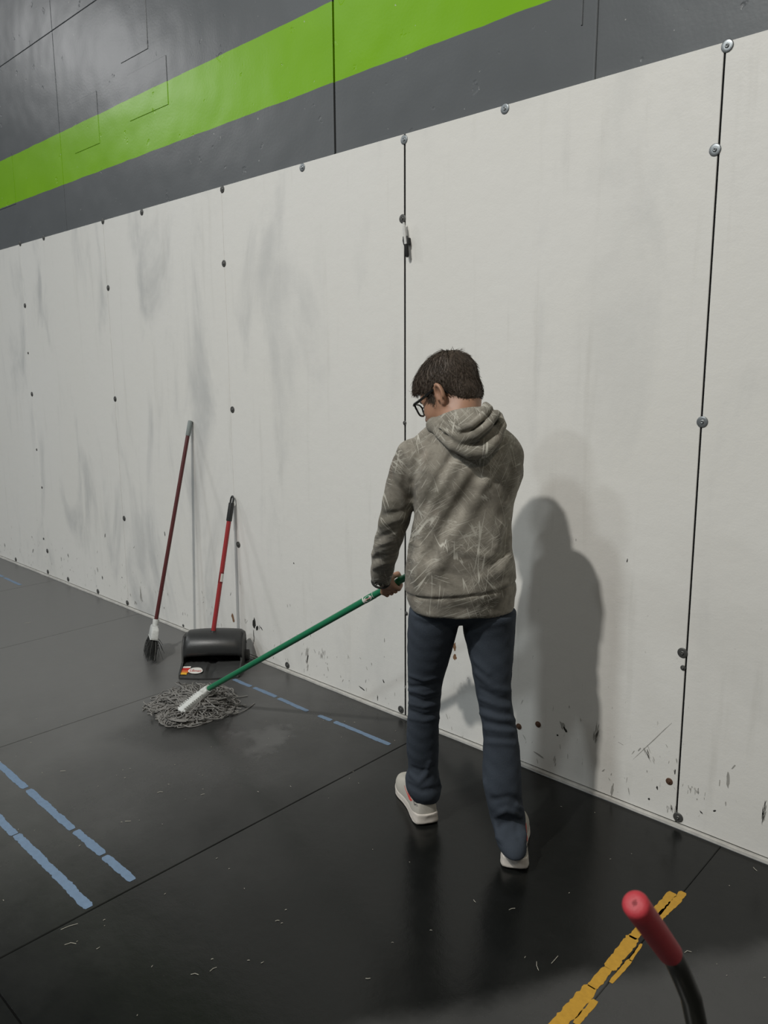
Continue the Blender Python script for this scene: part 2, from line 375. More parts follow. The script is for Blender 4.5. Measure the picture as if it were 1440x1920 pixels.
# painted floor lines with worn, ragged edges
def line_mark(a, b, w, mat, name='painted_line', rag=.22, label=None):
    a = np.array(a); b = np.array(b); L = np.linalg.norm(b - a); d = (b - a) / L; nrm = np.array([-d[1], d[0]])
    n = max(6, int(L / .008)); mb = MB(); vs = []
    wl_ = wr_ = 1.0; 
    for i in range(n + 1):
        t = i / n
        wl_ = .75 * wl_ + .25 * (1 + random.gauss(0, rag)); wr_ = .75 * wr_ + .25 * (1 + random.gauss(0, rag))
        e = min(1, (t * L + .003) / .006, ((1 - t) * L + .003) / .006) ** .5
        jl = wl_ + random.gauss(0, rag * .25); jr = wr_ + random.gauss(0, rag * .25)
        c = a + d * L * t
        for k in (nrm * w / 2 * max(.15, jl) * e, -nrm * w / 2 * max(.15, jr) * e): vs.append((c[0] + k[0], c[1] + k[1], .0008))
        vs += [(vs[-2][0], vs[-2][1], .0001), (vs[-1][0], vs[-1][1], .0001)]
    fs = []
    for i in range(n):
        o = 4 * i; p = o + 4
        fs += [(o, o + 1, p + 1, p), (o, p, p + 2, o + 2), (o + 1, o + 3, p + 3, p + 1)]
    mb.add(vs, fs); q = mb.build(name, mat, floor, smooth=False)
    if label: q['label'] = label
    return q
LB = 'worn pale blue painted line'
def fxy(px, py): return on_floor(px, py)[:2]
Y1, Y2, Y3 = -1.397, -1.545, -.237
for a, b in (((-1.093, Y1), (-1.27, Y1)), ((-1.283, Y1), (-1.475, Y1 + .002)), ((-1.49, Y1 - .003), (-1.86, Y1 + .002)), ((-1.88, Y1), (-2.27, Y1)), ((-2.32, Y1), (-3.4, Y1))):
    line_mark(a, b, .027, M['blue'], label=LB)
for a, b in (((-1.075, Y2), (-1.60, Y2 + .003)), ((-1.605, Y2), (-2.27, Y2))): line_mark(a, b, .028, M['blue'], label=LB)
for a, b in (((-1.105, -.226), (-1.43, -.235)), ((-1.45, -.236), (-1.53, -.240)), ((-1.60, -.245), (-1.81, -.243)), ((-1.83, -.240), (-2.0, -.245)), ((-2.02, -.246), (-2.16, -.250)),
             ((-4.79, -.245), (-5.10, -.243)), ((-5.13, -.24), (-5.7, -.24))): line_mark(a, b, .023, M['blue'], label=LB)
for q0, q1, w in (((1262, 1674), (1186, 1760), .026), ((1188, 1757), (1142, 1817), .034), ((1141, 1816), (1108, 1852), .027), ((1109, 1850), (1010, 1965), .035),
                  ((1282, 1673), (1228, 1730), .022), ((1203, 1770), (1182, 1802), .008), ((1182, 1800), (1145, 1843), .012), ((1117, 1876), (1078, 1920), .017), ((1074, 1924), (1035, 1970), .02)):
    line_mark(fxy(*q0), fxy(*q1), w, M['yellow'], rag=.28, label='worn mustard yellow painted line')

# ------------------------------------------------------------------ implicit modelling: distance fields and surface nets
def norm(v): v = np.array(v, float); return v / np.linalg.norm(v)
def rcone(p, a, b, ra, rb):
    a = np.asarray(a, float); b = np.asarray(b, float); ab = b - a; pa = p - a
    h = np.clip((pa @ ab) / (ab @ ab + 1e-12), 0, 1)
    return np.linalg.norm(pa - h[:, None] * ab, axis=1) - (ra + (rb - ra) * h)
def chain(p, pts, rad, k=0.0):
    d = None
    for i in range(len(pts) - 1):
        e = rcone(p, pts[i], pts[i + 1], rad[i], rad[i + 1]); d = e if d is None else (smin(d, e, k) if k else np.minimum(d, e))
    return d
def ell(p, c, r, ax=None):
    q = p - np.asarray(c, float)
    if ax is not None: q = q @ np.asarray(ax).T
    r = np.asarray(r, float); k0 = np.linalg.norm(q / r, axis=1); k1 = np.linalg.norm(q / (r * r), axis=1)
    return k0 * (k0 - 1) / (k1 + 1e-9)
def smin(a, b, k):
    h = np.clip(.5 + .5 * (b - a) / k, 0, 1); return b + (a - b) * h - k * h * (1 - h)
def smax(a, b, k): return -smin(-a, -b, k)
def cubic(x, xs, ys):
    """smooth monotone-ish interpolation of a table"""
    xs = np.asarray(xs, float); ys = np.asarray(ys, float)
    o = np.argsort(xs); xs, ys = xs[o], ys[o]
    m = np.gradient(ys, xs); x = np.clip(x, xs[0], xs[-1])
    i = np.clip(np.searchsorted(xs, x) - 1, 0, len(xs) - 2); h = xs[i + 1] - xs[i]; t = (x - xs[i]) / h
    return (2 * t**3 - 3 * t**2 + 1) * ys[i] + (t**3 - 2 * t**2 + t) * h * m[i] + (-2 * t**3 + 3 * t**2) * ys[i + 1] + (t**3 - t**2) * h * m[i + 1]
def zloft(q, rows, n=2.3, cap=.012):
    """q in (right, forward, up); rows = (z, cx, cy, half width, half depth)"""
    R = np.array(rows, float); z = q[:, 2]
    cx, cy, a, b = [cubic(z, R[:, 0], R[:, k]) for k in (1, 2, 3, 4)]
    u = np.abs(q[:, 0] - cx) / a; v = np.abs(q[:, 1] - cy) / b
    k0 = (u**n + v**n + 1e-12) ** (1 / n)
    gx = u**(n - 1) / a; gy = v**(n - 1) / b
    gr = np.sqrt(gx**2 + gy**2) * k0**(1 - n) + 1e-9
    d = (k0 - 1) / gr
    zt, zb = R[:, 0].max(), R[:, 0].min()
    return smax(smax(d, z - zt, cap), zb - z, cap)
def curve_dist(p, pts):
    d = None
    for i in range(len(pts) - 1):
        e = rcone(p, pts[i], pts[i + 1], 0, 0); d = e if d is None else np.minimum(d, e)
    return d
def surface(fn, lo, hi, h, coarse=4):
    """surface nets over a narrow band of the distance field fn"""
    lo = np.array(lo, float); n = np.ceil((np.array(hi) - lo) / h / coarse).astype(int) * coarse + 1
    hc = h * coarse; nc = (n - 1) // coarse + 1
    gc = np.stack(np.meshgrid(*[lo[k] + hc * np.arange(nc[k]) for k in range(3)], indexing='ij'), -1).reshape(-1, 3)
    dc = np.concatenate([fn(gc[i:i + 400000]) for i in range(0, len(gc), 400000)]).reshape(nc)
    near = np.abs(dc) < hc * 1.6
    # cells touched by near nodes
    V = np.repeat(np.repeat(np.repeat(dc, coarse, 0), coarse, 1), coarse, 2)[:n[0], :n[1], :n[2]].astype(np.float32)
    mk = np.repeat(np.repeat(np.repeat(near, coarse, 0), coarse, 1), coarse, 2)
    for ax in range(3): mk = mk | np.roll(mk, -coarse, ax)
    mk = mk[:n[0], :n[1], :n[2]]
    ii = np.argwhere(mk)
    val = np.concatenate([fn(lo + ii[i:i + 400000] * h) for i in range(0, len(ii), 400000)])
    V[mk] = val
    S = V < 0
    c8 = [V[i:n[0] - 1 + i, j:n[1] - 1 + j, k:n[2] - 1 + k] for i in (0, 1) for j in (0, 1) for k in (0, 1)]
    ns = sum((c < 0).astype(np.int8) for c in c8); act = (ns > 0) & (ns < 8)
    idx = -np.ones(act.shape, np.int64); cells = np.argwhere(act); idx[act] = np.arange(len(cells))
    cv = np.stack([c[act] for c in c8], 1)
    off = np.array([(i, j, k) for i in (0, 1) for j in (0, 1) for k in (0, 1)], float)
    ed = [(a, b) for a in range(8) for b in range(a + 1, 8) if np.abs(off[a] - off[b]).sum() == 1]
    acc = np.zeros((len(cells), 3)); cnt = np.zeros(len(cells))
    for a, b in ed:
        va, vb = cv[:, a], cv[:, b]; x = (va < 0) != (vb < 0); t = va / np.where(x, va - vb, 1)
        acc += np.where(x[:, None], off[a] + t[:, None] * (off[b] - off[a]), 0); cnt += x
    verts = lo + (cells + acc / cnt[:, None]) * h
    faces = []
    for ax in range(3):
        sl0 = [slice(None)] * 3; sl1 = [slice(None)] * 3; sl0[ax] = slice(0, -1); sl1[ax] = slice(1, None)
        a, b = S[tuple(sl0)], S[tuple(sl1)]; e = np.argwhere(a != b); u, v = [k for k in range(3) if k != ax]
        e = e[(e[:, u] > 0) & (e[:, v] > 0) & (e[:, u] < n[u] - 1) & (e[:, v] < n[v] - 1)]
        fl = a[tuple(e.T)]
        du = np.zeros(3, int); du[u] = 1; dv = np.zeros(3, int); dv[v] = 1
        q = np.stack([idx[tuple((e - du - dv).T)], idx[tuple((e - dv).T)], idx[tuple(e.T)], idx[tuple((e - du).T)]], 1)
        flip = fl if ax != 1 else ~fl
        q = np.where(flip[:, None], q, q[:, ::-1]); faces.append(q)
    faces = np.concatenate(faces); faces = faces[(faces >= 0).all(1)]
    return verts, faces
def mesh_np(verts, faces):
    me = bpy.data.meshes.new('m'); k = faces.shape[1]
    me.vertices.add(len(verts)); me.vertices.foreach_set('co', np.asarray(verts, np.float32).ravel())
    me.loops.add(len(faces) * k); me.loops.foreach_set('vertex_index', np.asarray(faces, np.int32).ravel())
    me.polygons.add(len(faces)); me.polygons.foreach_set('loop_start', np.arange(0, len(faces) * k, k, dtype=np.int32))
    me.polygons.foreach_set('loop_total', np.full(len(faces), k, np.int32)); me.update(calc_edges=True); me.validate()
    return me
def trace(fn, pix, t0=1.7, t1=3.2):
    """first hits of viewing rays with the field: used to lay folds on the cloth"""
    D = np.array([norm(ray(*q)) for q in pix]); t = np.full(len(D), t0); hit = np.zeros(len(D), bool)
    for _ in range(110):
        e = fn(CAM + D * t[:, None]); hit |= e < .0012
        t = np.where(hit, t, np.minimum(t + np.maximum(e * .75, .0008), t1))
        if hit.all(): break
    return CAM + D * t[:, None], hit
def fold_field(fn, folds):
    """folds = (pixel polyline, width m, height m): ridges (+) and creases (-) on the surface"""
    out = []; allp = []; own = []
    for fi, (pix, w, a) in enumerate(folds):
        dense = []
        for i in range(len(pix) - 1):
            for t in np.linspace(0, 1, 4, endpoint=(i == len(pix) - 2)):
                dense.append((pix[i][0] + (pix[i + 1][0] - pix[i][0]) * t, pix[i][1] + (pix[i + 1][1] - pix[i][1]) * t))
        allp += dense; own += [fi] * len(dense)
    H, ok = trace(fn, allp); own = np.array(own)
    for fi, (pix, w, a) in enumerate(folds):
        P = list(H[(own == fi) & ok])
        if len(P) > 1: out.append((P, w, a))
    def f(p):
        d = fn(p); m = np.abs(d) < .024
        if m.any():
            pm = p[m]; dd = np.zeros(len(pm))
            for P, w, a in out: 
                lo, hi = np.min(P, 0) - 2.2 * w, np.max(P, 0) + 2.2 * w; k = ((pm > lo) & (pm < hi)).all(1)
                if k.any(): r = curve_dist(pm[k], P); dd[k] += a * np.exp(-(r / w) ** 2)
            d = d.copy(); d[m] -= dd
        return d
    return f

# ------------------------------------------------------------------ person
M['skin'] = None
def skin_material():
    m, nt, b = new_mat('skin'); g = G(nt); p = g.pos()
    c = g.mix(g.noise(p, 26, 4), (.31, .165, .105, 1), (.38, .215, .140, 1))
    g.link(c, b.inputs['Base Color']); b.inputs['Roughness'].default_value = .5
    b.inputs['Subsurface Weight'].default_value = .12; b.inputs['Subsurface Radius'].default_value = (.6, .25, .12); b.inputs['Subsurface Scale'].default_value = .006
    g.link(g.bump(g.noise(p, 420, 2), .08, .002), b.inputs['Normal']); return m
def camo_material():
    m, nt, b = new_mat('faded_woodland_print_fleece'); g = G(nt); p = g.pos()
    big = g.noise(p, 7, 5, .6, .8)
    c = g.ramp(big, (.28, (.080, .073, .060, 1)), (.45, (.165, .151, .125, 1)), (.60, (.275, .254, .213, 1)), (.74, (.125, .114, .093, 1)))
    br = g.step(g.noise(g.mapv(p, loc=(4, 2, 1)), 6, 3), .60, .72)
    c = g.mix(g.m('MULTIPLY', br, .35), c, (.20, .150, .120, 1))
    # bark-like mottling
    bark = g.noise(g.mapv(p, (22, 22, 44), (.25, .15, .3)), 2.2, 8, .80, .4)
    c = g.mix(g.m('MULTIPLY', g.step(bark, .50, .70), .45), c, (.34, .325, .275, 1))
    c = g.mix(g.m('MULTIPLY', g.step(bark, .46, .28), .55), c, (.058, .054, .043, 1))
    dk = g.step(g.noise(g.mapv(p, loc=(7, 1, 3)), 4.2, 3, .5), .56, .66)
    c = g.mix(g.m('MULTIPLY', dk, .45), c, (.085, .080, .062, 1))
    # pale grass blades, twigs and branches: thin lines along several directions
    def strokes(rot, along, across, w, lo, hi, seed):
        v = g.mapv(p, (1 / across, 1 / along, 1 / along), rot, (seed, seed * .7, 0), 'TEXTURE')
        n = g.noise(v, 1.0, 1.0, .5, .08)
        ln = g.step(g.m('ABSOLUTE', g.m('SUBTRACT', n, .5)), w, w * .3)
        return g.m('MULTIPLY', ln, g.step(g.noise(g.mapv(p, loc=(seed, 0, seed)), 9, 4, .6), lo, hi))
    t = None
    for th, al, ac, w, lo, hi, k, seed in ((.55, 2.6, 46, .016, .50, .60, .85, 1.3), (-.7, 3.0, 60, .016, .51, .61, .75, 5.1), (1.25, 2.4, 62, .018, .52, .60, .75, 9.7),
                                           (-1.35, 3.0, 70, .016, .54, .62, .7, 12.4), (.15, 2.2, 26, .011, .50, .58, 1.0, 3.9), (.95, 3.4, 90, .022, .48, .60, .6, 17.2), (-.3, 2.0, 32, .012, .51, .60, .95, 23.1)):
        rot = (0, th, math.pi / 4)
        e = g.m('MULTIPLY', strokes(rot, al, ac, w, lo, hi, seed), k); t = e if t is None else g.m('MAXIMUM', t, e)
    c = g.mix(g.m('MULTIPLY', t, .78), c, (.50, .485, .425, 1))
    g.link(c, b.inputs['Base Color']); b.inputs['Roughness'].default_value = .92; b.inputs['Specular IOR Level'].default_value = .15
    b.inputs['Sheen Weight'].default_value = .08
    g.link(g.bump(g.m('ADD', g.noise(p, 700, 2), g.m('MULTIPLY', g.noise(p, 60, 3), .8)), .22, .003), b.inputs['Normal']); return m
def denim_material():
    m, nt, b = new_mat('dark_blue_denim'); g = G(nt); p = g.pos()
    c = g.mix(g.noise(p, 9, 4), (.026, .032, .042, 1), (.044, .055, .071, 1))
    w = g.noise(g.mapv(p, (60, 60, 420)), 2.5, 2); w2 = g.noise(g.mapv(p, (420, 420, 60)), 2.5, 2)
    c = g.mix(g.m('MULTIPLY', g.step(w2, .55, .8), .45), c, (.085, .10, .125, 1))
    g.link(c, b.inputs['Base Color']); b.inputs['Roughness'].default_value = .85; b.inputs['Specular IOR Level'].default_value = .2
    g.link(g.bump(g.m('ADD', w, g.m('MULTIPLY', g.noise(p, 40, 3), 1.2)), .25, .003), b.inputs['Normal']); return m
def hair_material():
    m, nt, b = new_mat('dark_brown_hair'); g = G(nt); p = g.pos()
    c = g.mix(g.noise(p, 90, 3), (.034, .026, .020, 1), (.098, .074, .056, 1))
    g.link(c, b.inputs['Base Color']); b.inputs['Roughness'].default_value = .55; b.inputs['Specular IOR Level'].default_value = .28; return m
M['skin'] = skin_material(); M['camo'] = camo_material(); M['denim'] = denim_material(); M['hair'] = hair_material()
M['frame'] = simple('black_acetate', (.008, .008, .008), .22, .5)
M['sole'] = simple('off_white_foam_sole', (.56, .52, .47), .6, .3, 0, .12, 60)
M['knit'] = simple('light_grey_knit', (.42, .40, .355), .85, .2, 0, .12, 300, .35, 500)
M['red_print'] = simple('red_print', (.42, .06, .05), .6, .3)
M['dark_print'] = simple('dark_grey_print', (.12, .115, .11), .7, .2)
M['eye'] = simple('eye_white', (.75, .73, .70), .25, .5); M['iris'] = simple('dark_iris', (.03, .02, .015), .2, .5)
M['brow'] = simple('brow_hair', (.03, .02, .014), .7, .2)
m_, nt_, b_ = new_mat('clear_lens'); b_.inputs['Transmission Weight'].default_value = 1.0; b_.inputs['Roughness'].default_value = .0
b_.inputs['IOR'].default_value = 1.12; b_.inputs['Base Color'].default_value = (.97, .98, .98, 1); M['lens'] = m_

EF = norm((-.715, .699, 0)); ES = np.array([EF[1], -EF[0], 0.]); EZ = np.array([0, 0, 1.])     # facing, his right, up
BO = np.array([-.504, -.540, 0.])
def loc(p): q = p - BO; return np.stack([q @ ES, q @ EF, q[..., 2]], -1)
def L1(pt): return loc(np.array(pt)[None])[0]

person = empty('person', (float(BO[0]), float(BO[1]), 0.0))
tag(person, 'person in a grey-brown camouflage hoodie and dark jeans, back turned, holding the green mop', 'person')

# --- head frame
HYAW = math.radians(60); HPIT = math.radians(29)
vh = norm((-.60, .80, 0)); lh = np.array([-vh[1], vh[0], 0.])                  # away from the viewer, and to the left
fwh = vh * math.cos(HYAW) + lh * math.sin(HYAW)
HF = fwh * math.cos(HPIT) - EZ * math.sin(HPIT); HU = EZ * math.cos(HPIT) + fwh * math.sin(HPIT); HR = np.cross(HF, HU)
HO = at(847, 743, 2.385)
def hl(p): q = p - HO; return np.stack([q @ HR, q @ HF, q @ HU], -1)
def hw(x, y, z): return HO + HR * x + HF * y + HU * z
CRC, CRR = (0, -.010, .043), (.0725, .0935, .0800)
def head_sdf(p):
    q = hl(p); s = q.copy(); s[:, 0] = np.abs(s[:, 0])
    d = ell(q, CRC, CRR)
    d = smin(d, ell(q, (0, .030, -.002), (.060, .064, .082)), .03)
    d = smin(d, rcone(s, (.052, -.002, -.030), (.044, .010, -.062), .018, .015), .03)       # jaw angle
    d = smin(d, rcone(s, (.044, .010, -.062), (.006, .078, -.096), .016, .017), .028)       # jaw line to chin
    d = smin(d, ell(s, (.036, .058, -.024), (.026, .030, .034)), .025)                      # cheek
    d = smin(d, rcone(s, (.012, .088, .026), (.046, .066, .026), .010, .010), .016)         # brow
    d = smax(d, -ell(s, (.032, .098, .008), (.017, .018, .012)), .014)                      # eye socket
    d = smin(d, rcone(q, (0, .086, .012), (0, .111, -.024), .0065, .0100), .010)            # nose
    d = smin(d, ell(s, (.011, .100, -.028), (.008, .011, .007)), .008)
    d = smin(d, rcone(s, (0, .094, -.058), (.020, .083, -.058), .0060, .0045), .008)        # lips
    d = smin(d, rcone(s, (0, .092, -.068), (.017, .083, -.067), .0065, .0045), .008)
    d = smax(d, -rcone(s, (0, .103, -.063), (.024, .090, -.0625), .0018, .0015), .004)
    # ears, leaning out from the skull
    ea = np.array([norm((.88, .42, .0)), norm((-.42, .88, .12)), norm((.0, -.12, .99))])
    ec = (.079, -.014, .004); e = ell(s, ec, (.0075, .0185, .0310), ea)
    qe = (s - np.array(ec)) @ ea.T
    rim = np.sqrt((np.sqrt((qe[:, 1] / .0165)**2 + (qe[:, 2] / .0285)**2 + 1e-9) * .020 - .020)**2 * 1.1 + (qe[:, 0] - .006)**2) - .0046
    rim = np.maximum(rim, -(qe[:, 2] + .017))
    e = smax(e, -ell(qe, (.0085, .003, .003), (.0060, .0105, .0170)), .004)
    e = smin(e, rim, .005); e = smin(e, ell(qe, (.002, .004, -.027), (.005, .008, .008)), .006)
    e = smin(e, ell(qe, (.002, .0145, -.004), (.005, .005, .008)), .006)
    d = smin(d, e, .007)
    return d
# --- joints (real positions in the room)
neck0 = L1(hw(0, -.030, -.035)); neckb = L1(at(862, 800, 2.325))
SHL, ELL_, WRL = at(778, 858, 2.335), at(737, 985, 2.40), at(717, 1084, 2.585)
SHR, ELR = at(944, 862, 2.36), at(922, 968, 2.585)
# --- mop handle line (held in both hands)
MOP_A = on_floor(388, 1293, .105); MOP_H = at(733, 1098, 2.655)
MD = norm(MOP_H - MOP_A); MOP_E = MOP_H + MD * .36; HRAD = .0125
HANDR = MOP_H + MD * .27
hipL, hipR = at(815, 1150, 2.34), at(915, 1150, 2.32)
knL, knR = at(796, 1310, 2.385), at(931, 1350, 2.265)
anL, anR = at(793, 1480, 2.445), at(955, 1585, 2.225)

def hand_sdf(p, c, wrist, flip):
    """hand closed round the handle at c; flip=+1: thumb towards the upper end"""
    t = MD; w = wrist - c; w = w - t * (w @ t); w = norm(w)          # from the handle towards the wrist
    b = np.cross(t, w) * flip                                        # across: the side the knuckles go round
    if b[2] < -.2 and False: b = -b
    q = p - c; x = q @ t; y = q @ w; z = q @ b
    Q = np.stack([x, y, z], -1)
    R = HRAD + .0085
    def pt(xo, ang, r=R): return np.array([xo, r * math.cos(ang), r * math.sin(ang)])
    d = None
    for i, (xo, rf, end) in enumerate(((-.030, .0072, 3.55), (-.0105, .0080, 3.95), (.0095, .0084, 4.05), (.0295, .0080, 3.75))):
        angs = np.linspace(.75, end, 7)
        pts = [pt(xo * 1.0, a, R + (.004 if k in (2,) else 0)) for k, a in enumerate(angs)]
        e = chain(Q, pts, [rf * s for s in (1.12, 1.08, 1.10, 1.0, 1.0, .95, .86)])
        d = e if d is None else np.minimum(d, e)
    # palm and back of the hand
    wl = np.array([(wrist - c) @ t, (wrist - c) @ w, (wrist - c) @ b])
    for xo in (-.027, -.009, .009, .027):
        d = smin(d, rcone(Q, pt(xo, .80, R + .002), wl * .62 + np.array([xo * .55, 0, 0]), .0105, .0125), .008)
    d = smin(d, rcone(Q, wl * .55, wl, .022, .024), .015)
    th = [wl * .62 + np.array([.018, 0, -.006]), np.array([.040, R * .95, -R * .85]), np.array([.045, R * .1, -R * 1.25]), np.array([.036, -R * .75, -R * 1.05])]
    d = smin(d, chain(Q, th, [.0125, .0108, .0098, .0082]), .006)
    return d
def body_sdf(p):
    q = loc(p); r = np.linalg.norm(p - HO, axis=1); d = r - .10; nr = r < .19
    if nr.any(): d[nr] = head_sdf(p[nr])
    d = smin(d, rcone(q, neck0, neckb, .0535, .060), .022)
    d = smin(d, zloft(q, [(.79, 0, 0, .10, .07), (.84, 0, 0, .12, .08), (.95, 0, .0, .115, .08), (1.15, 0, .01, .125, .085), (1.27, 0, .02, .12, .07), (1.36, 0, .02, .06, .05)]), .03)
    for S, E, W, H, fl in ((SHL, ELL_, WRL, MOP_H, 1), (SHR, ELR, None, HANDR, -1)):
        if W is None: W = H + norm(ELR - H) * .055
        d = smin(d, chain(p, [S, E, W], [.042, .036, .0255]), .02)
        near = np.linalg.norm(p - H, axis=1) < .16
        if near.any():
            dd = d[near]; d = d.copy(); d[near] = smin(dd, hand_sdf(p[near], H, W, fl), .010)
    for h, k, a in ((hipL, knL, anL), (hipR, knR, anR)):
        d = smin(d, chain(p, [h, k, a], [.052, .030, .022]), .03)
    return d
v, f = surface(body_sdf, (-1.05, -.98, .02), (-.10, -.10, 1.66), .0034, 6)
body = link_mesh('body', mesh_np(v, f), M['skin'], person)

# --- hair: cap with a combed relief plus short strands
ZY = [-.12, -.085, -.05, -.030, -.016, .004, .014, .020, .034, .044, .062, .078, .092, .115]
ZV = [-.058, -.056, -.040, -.016, .026, .036, .026, -.012, -.012, .020, .052, .064, .066, .066]
def hair_sdf(p):
    q = hl(p); th = .0035 + .010 * np.clip((q[:, 2] - .03) / .09, 0, 1) + .002 * np.clip(q[:, 1] / .09, 0, 1)
    d = ell(q, CRC, CRR) - th
    d = smin(d, ell(q, (0, .042, .062), (.060, .068, .050)), .02)
    d = smin(d, ell(q, (0, -.055, -.012), (.056, .042, .050)), .02)
    d = smin(d, ell(np.stack([np.abs(q[:, 0]), q[:, 1], q[:, 2]], -1), (.058, .030, .012), (.0095, .016, .036)), .012)
    zm = np.interp(q[:, 1], ZY, ZV) + .004 * np.sin(q[:, 0] * 420 + q[:, 1] * 160)
    w = np.arctan2(q[:, 0], q[:, 1] + .06)
    d = d - .0012 * np.sin(w * 46 + 5 * np.sin(q[:, 2] * 60)) - .0010 * np.sin(w * 83 + q[:, 2] * 90)
    return smax(d, zm - q[:, 2], .006)
v, f = surface(hair_sdf, HO - .17, HO + .19, .0035, 4)
def combine(v1, f1, extra_v, extra_f): return np.concatenate([v1, extra_v]), np.concatenate([f1, extra_f + len(v1)])
q = hl(v); crown = np.array([0.012, -.062, .112])
rng = np.random.default_rng(3); pick = rng.choice(len(v), 9000)
g0 = np.stack([(hair_sdf(v[pick] + e) - hair_sdf(v[pick] - e)) / .004 for e in np.eye(3) * .002], -1); g0 /= np.linalg.norm(g0, axis=1)[:, None] + 1e-9
EV, EFc = [], []
for i, nrm in zip(pick, g0):
    ql = q[i]
    if nrm @ HU < -.55: continue
    away = ql - crown; away[2] -= .035; dirl = away / (np.linalg.norm(away) + 1e-6)
    dw = HR * dirl[0] + HF * dirl[1] + HU * dirl[2] + np.array(rng.normal(0, .12, 3)); dw = dw - nrm * (dw @ nrm); dw /= np.linalg.norm(dw) + 1e-9
    top = np.clip((ql[2] - .06) / .05, 0, 1)
    Ln = rng.uniform(.014, .026) * (1 + .3 * top); lift = rng.uniform(-.04, .03) * (1 + top * 1.8); Ln *= .45 + .55 * np.clip((ql[2] + .045) / .05, 0, 1)
    sd = np.cross(dw, nrm); wd_ = rng.uniform(.0004, .0008)
    a = v[i] - nrm * .0012; b = a + dw * Ln * .55 + nrm * (lift * Ln * .5 + .0012); c = a + dw * Ln + nrm * (lift * Ln * .7 - Ln * Ln * 4.5)
    n0 = len(EV); EV += [a - sd * wd_, a + sd * wd_, a + nrm * wd_ * 1.3, b - sd * wd_ * .8, b + sd * wd_ * .8, b + nrm * wd_, c - sd * wd_ * .2, c + sd * wd_ * .2, c + nrm * wd_ * .2]
    for o in (0, 3):
        for (j, k) in ((0, 1), (1, 2), (2, 0)): EFc.append((n0 + o + j, n0 + o + k, n0 + o + 3 + k, n0 + o + 3 + j))
v, f = combine(v, f, np.array(EV), np.array(EFc))
link_mesh('hair', mesh_np(v, f), M['hair'], person)
# --- eyes and brows
for s in (-1, 1):
    me = bpy.data.meshes.new('m'); bm = bmesh.new(); bmesh.ops.create_uvsphere(bm, u_segments=16, v_segments=10, radius=.0115); bm.to_mesh(me); bm.free()
    o = link_mesh('eye', me, M['eye'], person); o.location = Vector(hw(s * .031, .0742, .007))
    mb = MB(); mb.tube([hw(s * .031, .0838, .0045), hw(s * .031, .0865, .0040)], [.0055, .0045], 12); mb.build('iris', M['iris'], o)
    mb = MB(); mb.tube([hw(s * (.014 + .034 * t), .0965 - .022 * t * t, .026 + .006 * math.sin(t * 2.6)) for t in np.linspace(0, 1, 8)], [.0022, .0034, .0036, .0034, .003, .0026, .002, .0012], 8)
    mb.build('eyebrow', M['brow'], person)
# --- glasses
mb = MB()
def rim_pts(s, n=28):
    out = []
    for j in range(n + 1):
        t = 2 * math.pi * j / n; c, sn = math.cos(t), math.sin(t); e = 2 / 3.0
        x = abs(c) ** e * math.copysign(.0245, c); z = abs(sn) ** e * math.copysign(.0200, sn) - .002
        if z < 0: x *= .90
        out.append(hw(s * (.0335 + x), .1090 - .010 * ((abs(.0335 + x)) / .06) ** 2 + .10 * (z + .0) * .12, .010 + z))
    return out
for s in (-1, 1): mb.tube(rim_pts(s), .0030, 8, cap=False)
mb.tube([hw(-.0095, .1085, .017), hw(0, .1120, .019), hw(.0095, .1085, .017)], .0022, 8)
for s in (-1, 1):
    mb.tube([hw(s * .0570, .1000, .022), hw(s * .0650, .0970, .0225), hw(s * .0715, .090, .0225), hw(s * .0740, .055, .0235), hw(s * .0765, .015, .0265), hw(s * .0765, -.006, .027), hw(s * .0750, -.024, .014), hw(s * .073, -.034, -.006)], [.0042, .0046, .0046, .0042, .0038, .0032, .0026, .002], 8)
gl = mb.build('glasses', M['frame'], person); gl['label'] = 'black thick-rimmed glasses'
for s in (-1, 1):
    r = np.array(rim_pts(s))[:-1]; c = r.mean(0); mb = MB(); o1 = r + HF * .0007; o2 = r - HF * .0007; n = len(r)
    mb.add(list(o1) + list(o2), [tuple(range(n)), tuple(range(n, 2 * n))[::-1]] + [(j, n + j, n + (j + 1) % n, (j + 1) % n) for j in range(n)])
    mb.build('lens', M['lens'], gl, smooth=False)

# --- hoodie
def row(xl, xr, y, s, bdep, sh=0.0):
    c = L1(at((xl + xr) / 2, y, s)); half = (xr - xl) / 2 * s / FPX * 1.02
    return (c[2], c[0] + sh, c[1], half, bdep)
torso_rows = [row(766, 966, 1142, 2.325, .128), row(758, 969, 1118, 2.325, .132), row(757, 970, 1104, 2.325, .138), row(760, 966, 1065, 2.325, .135),
              row(768, 959, 1010, 2.33, .128), row(777, 959, 960, 2.335, .125), row(772, 969, 915, 2.34, .128), row(764, 975, 868, 2.345, .120),
              row(769, 974, 842, 2.345, .106), row(782, 962, 818, 2.345, .090), row(802, 938, 798, 2.345, .075), row(824, 914, 780, 2.345, .062)]
armL = [SHL, at(762, 890, 2.345), at(748, 940, 2.365), at(738, 980, 2.395), at(728, 1014, 2.45), at(721, 1042, 2.505), at(717, 1066, 2.550), at(715, 1080, 2.575), at(714, 1100, 2.592)]
armLr = [.060, .056, .0515, .0475, .0445, .0435, .0395, .0365, .0360]
armR = [SHR, at(948, 888, 2.42), at(936, 928, 2.52), ELR, (ELR + HANDR) / 2, HANDR + norm(ELR - HANDR) * .085]
armRr = [.060, .056, .053, .050, .046, .036]
def hoodie_base(p):
    d = zloft(loc(p), torso_rows, 2.25)
    d = smin(d, chain(p, armL, armLr), .010); d = smin(d, chain(p, armR, armRr), .024)
    return d
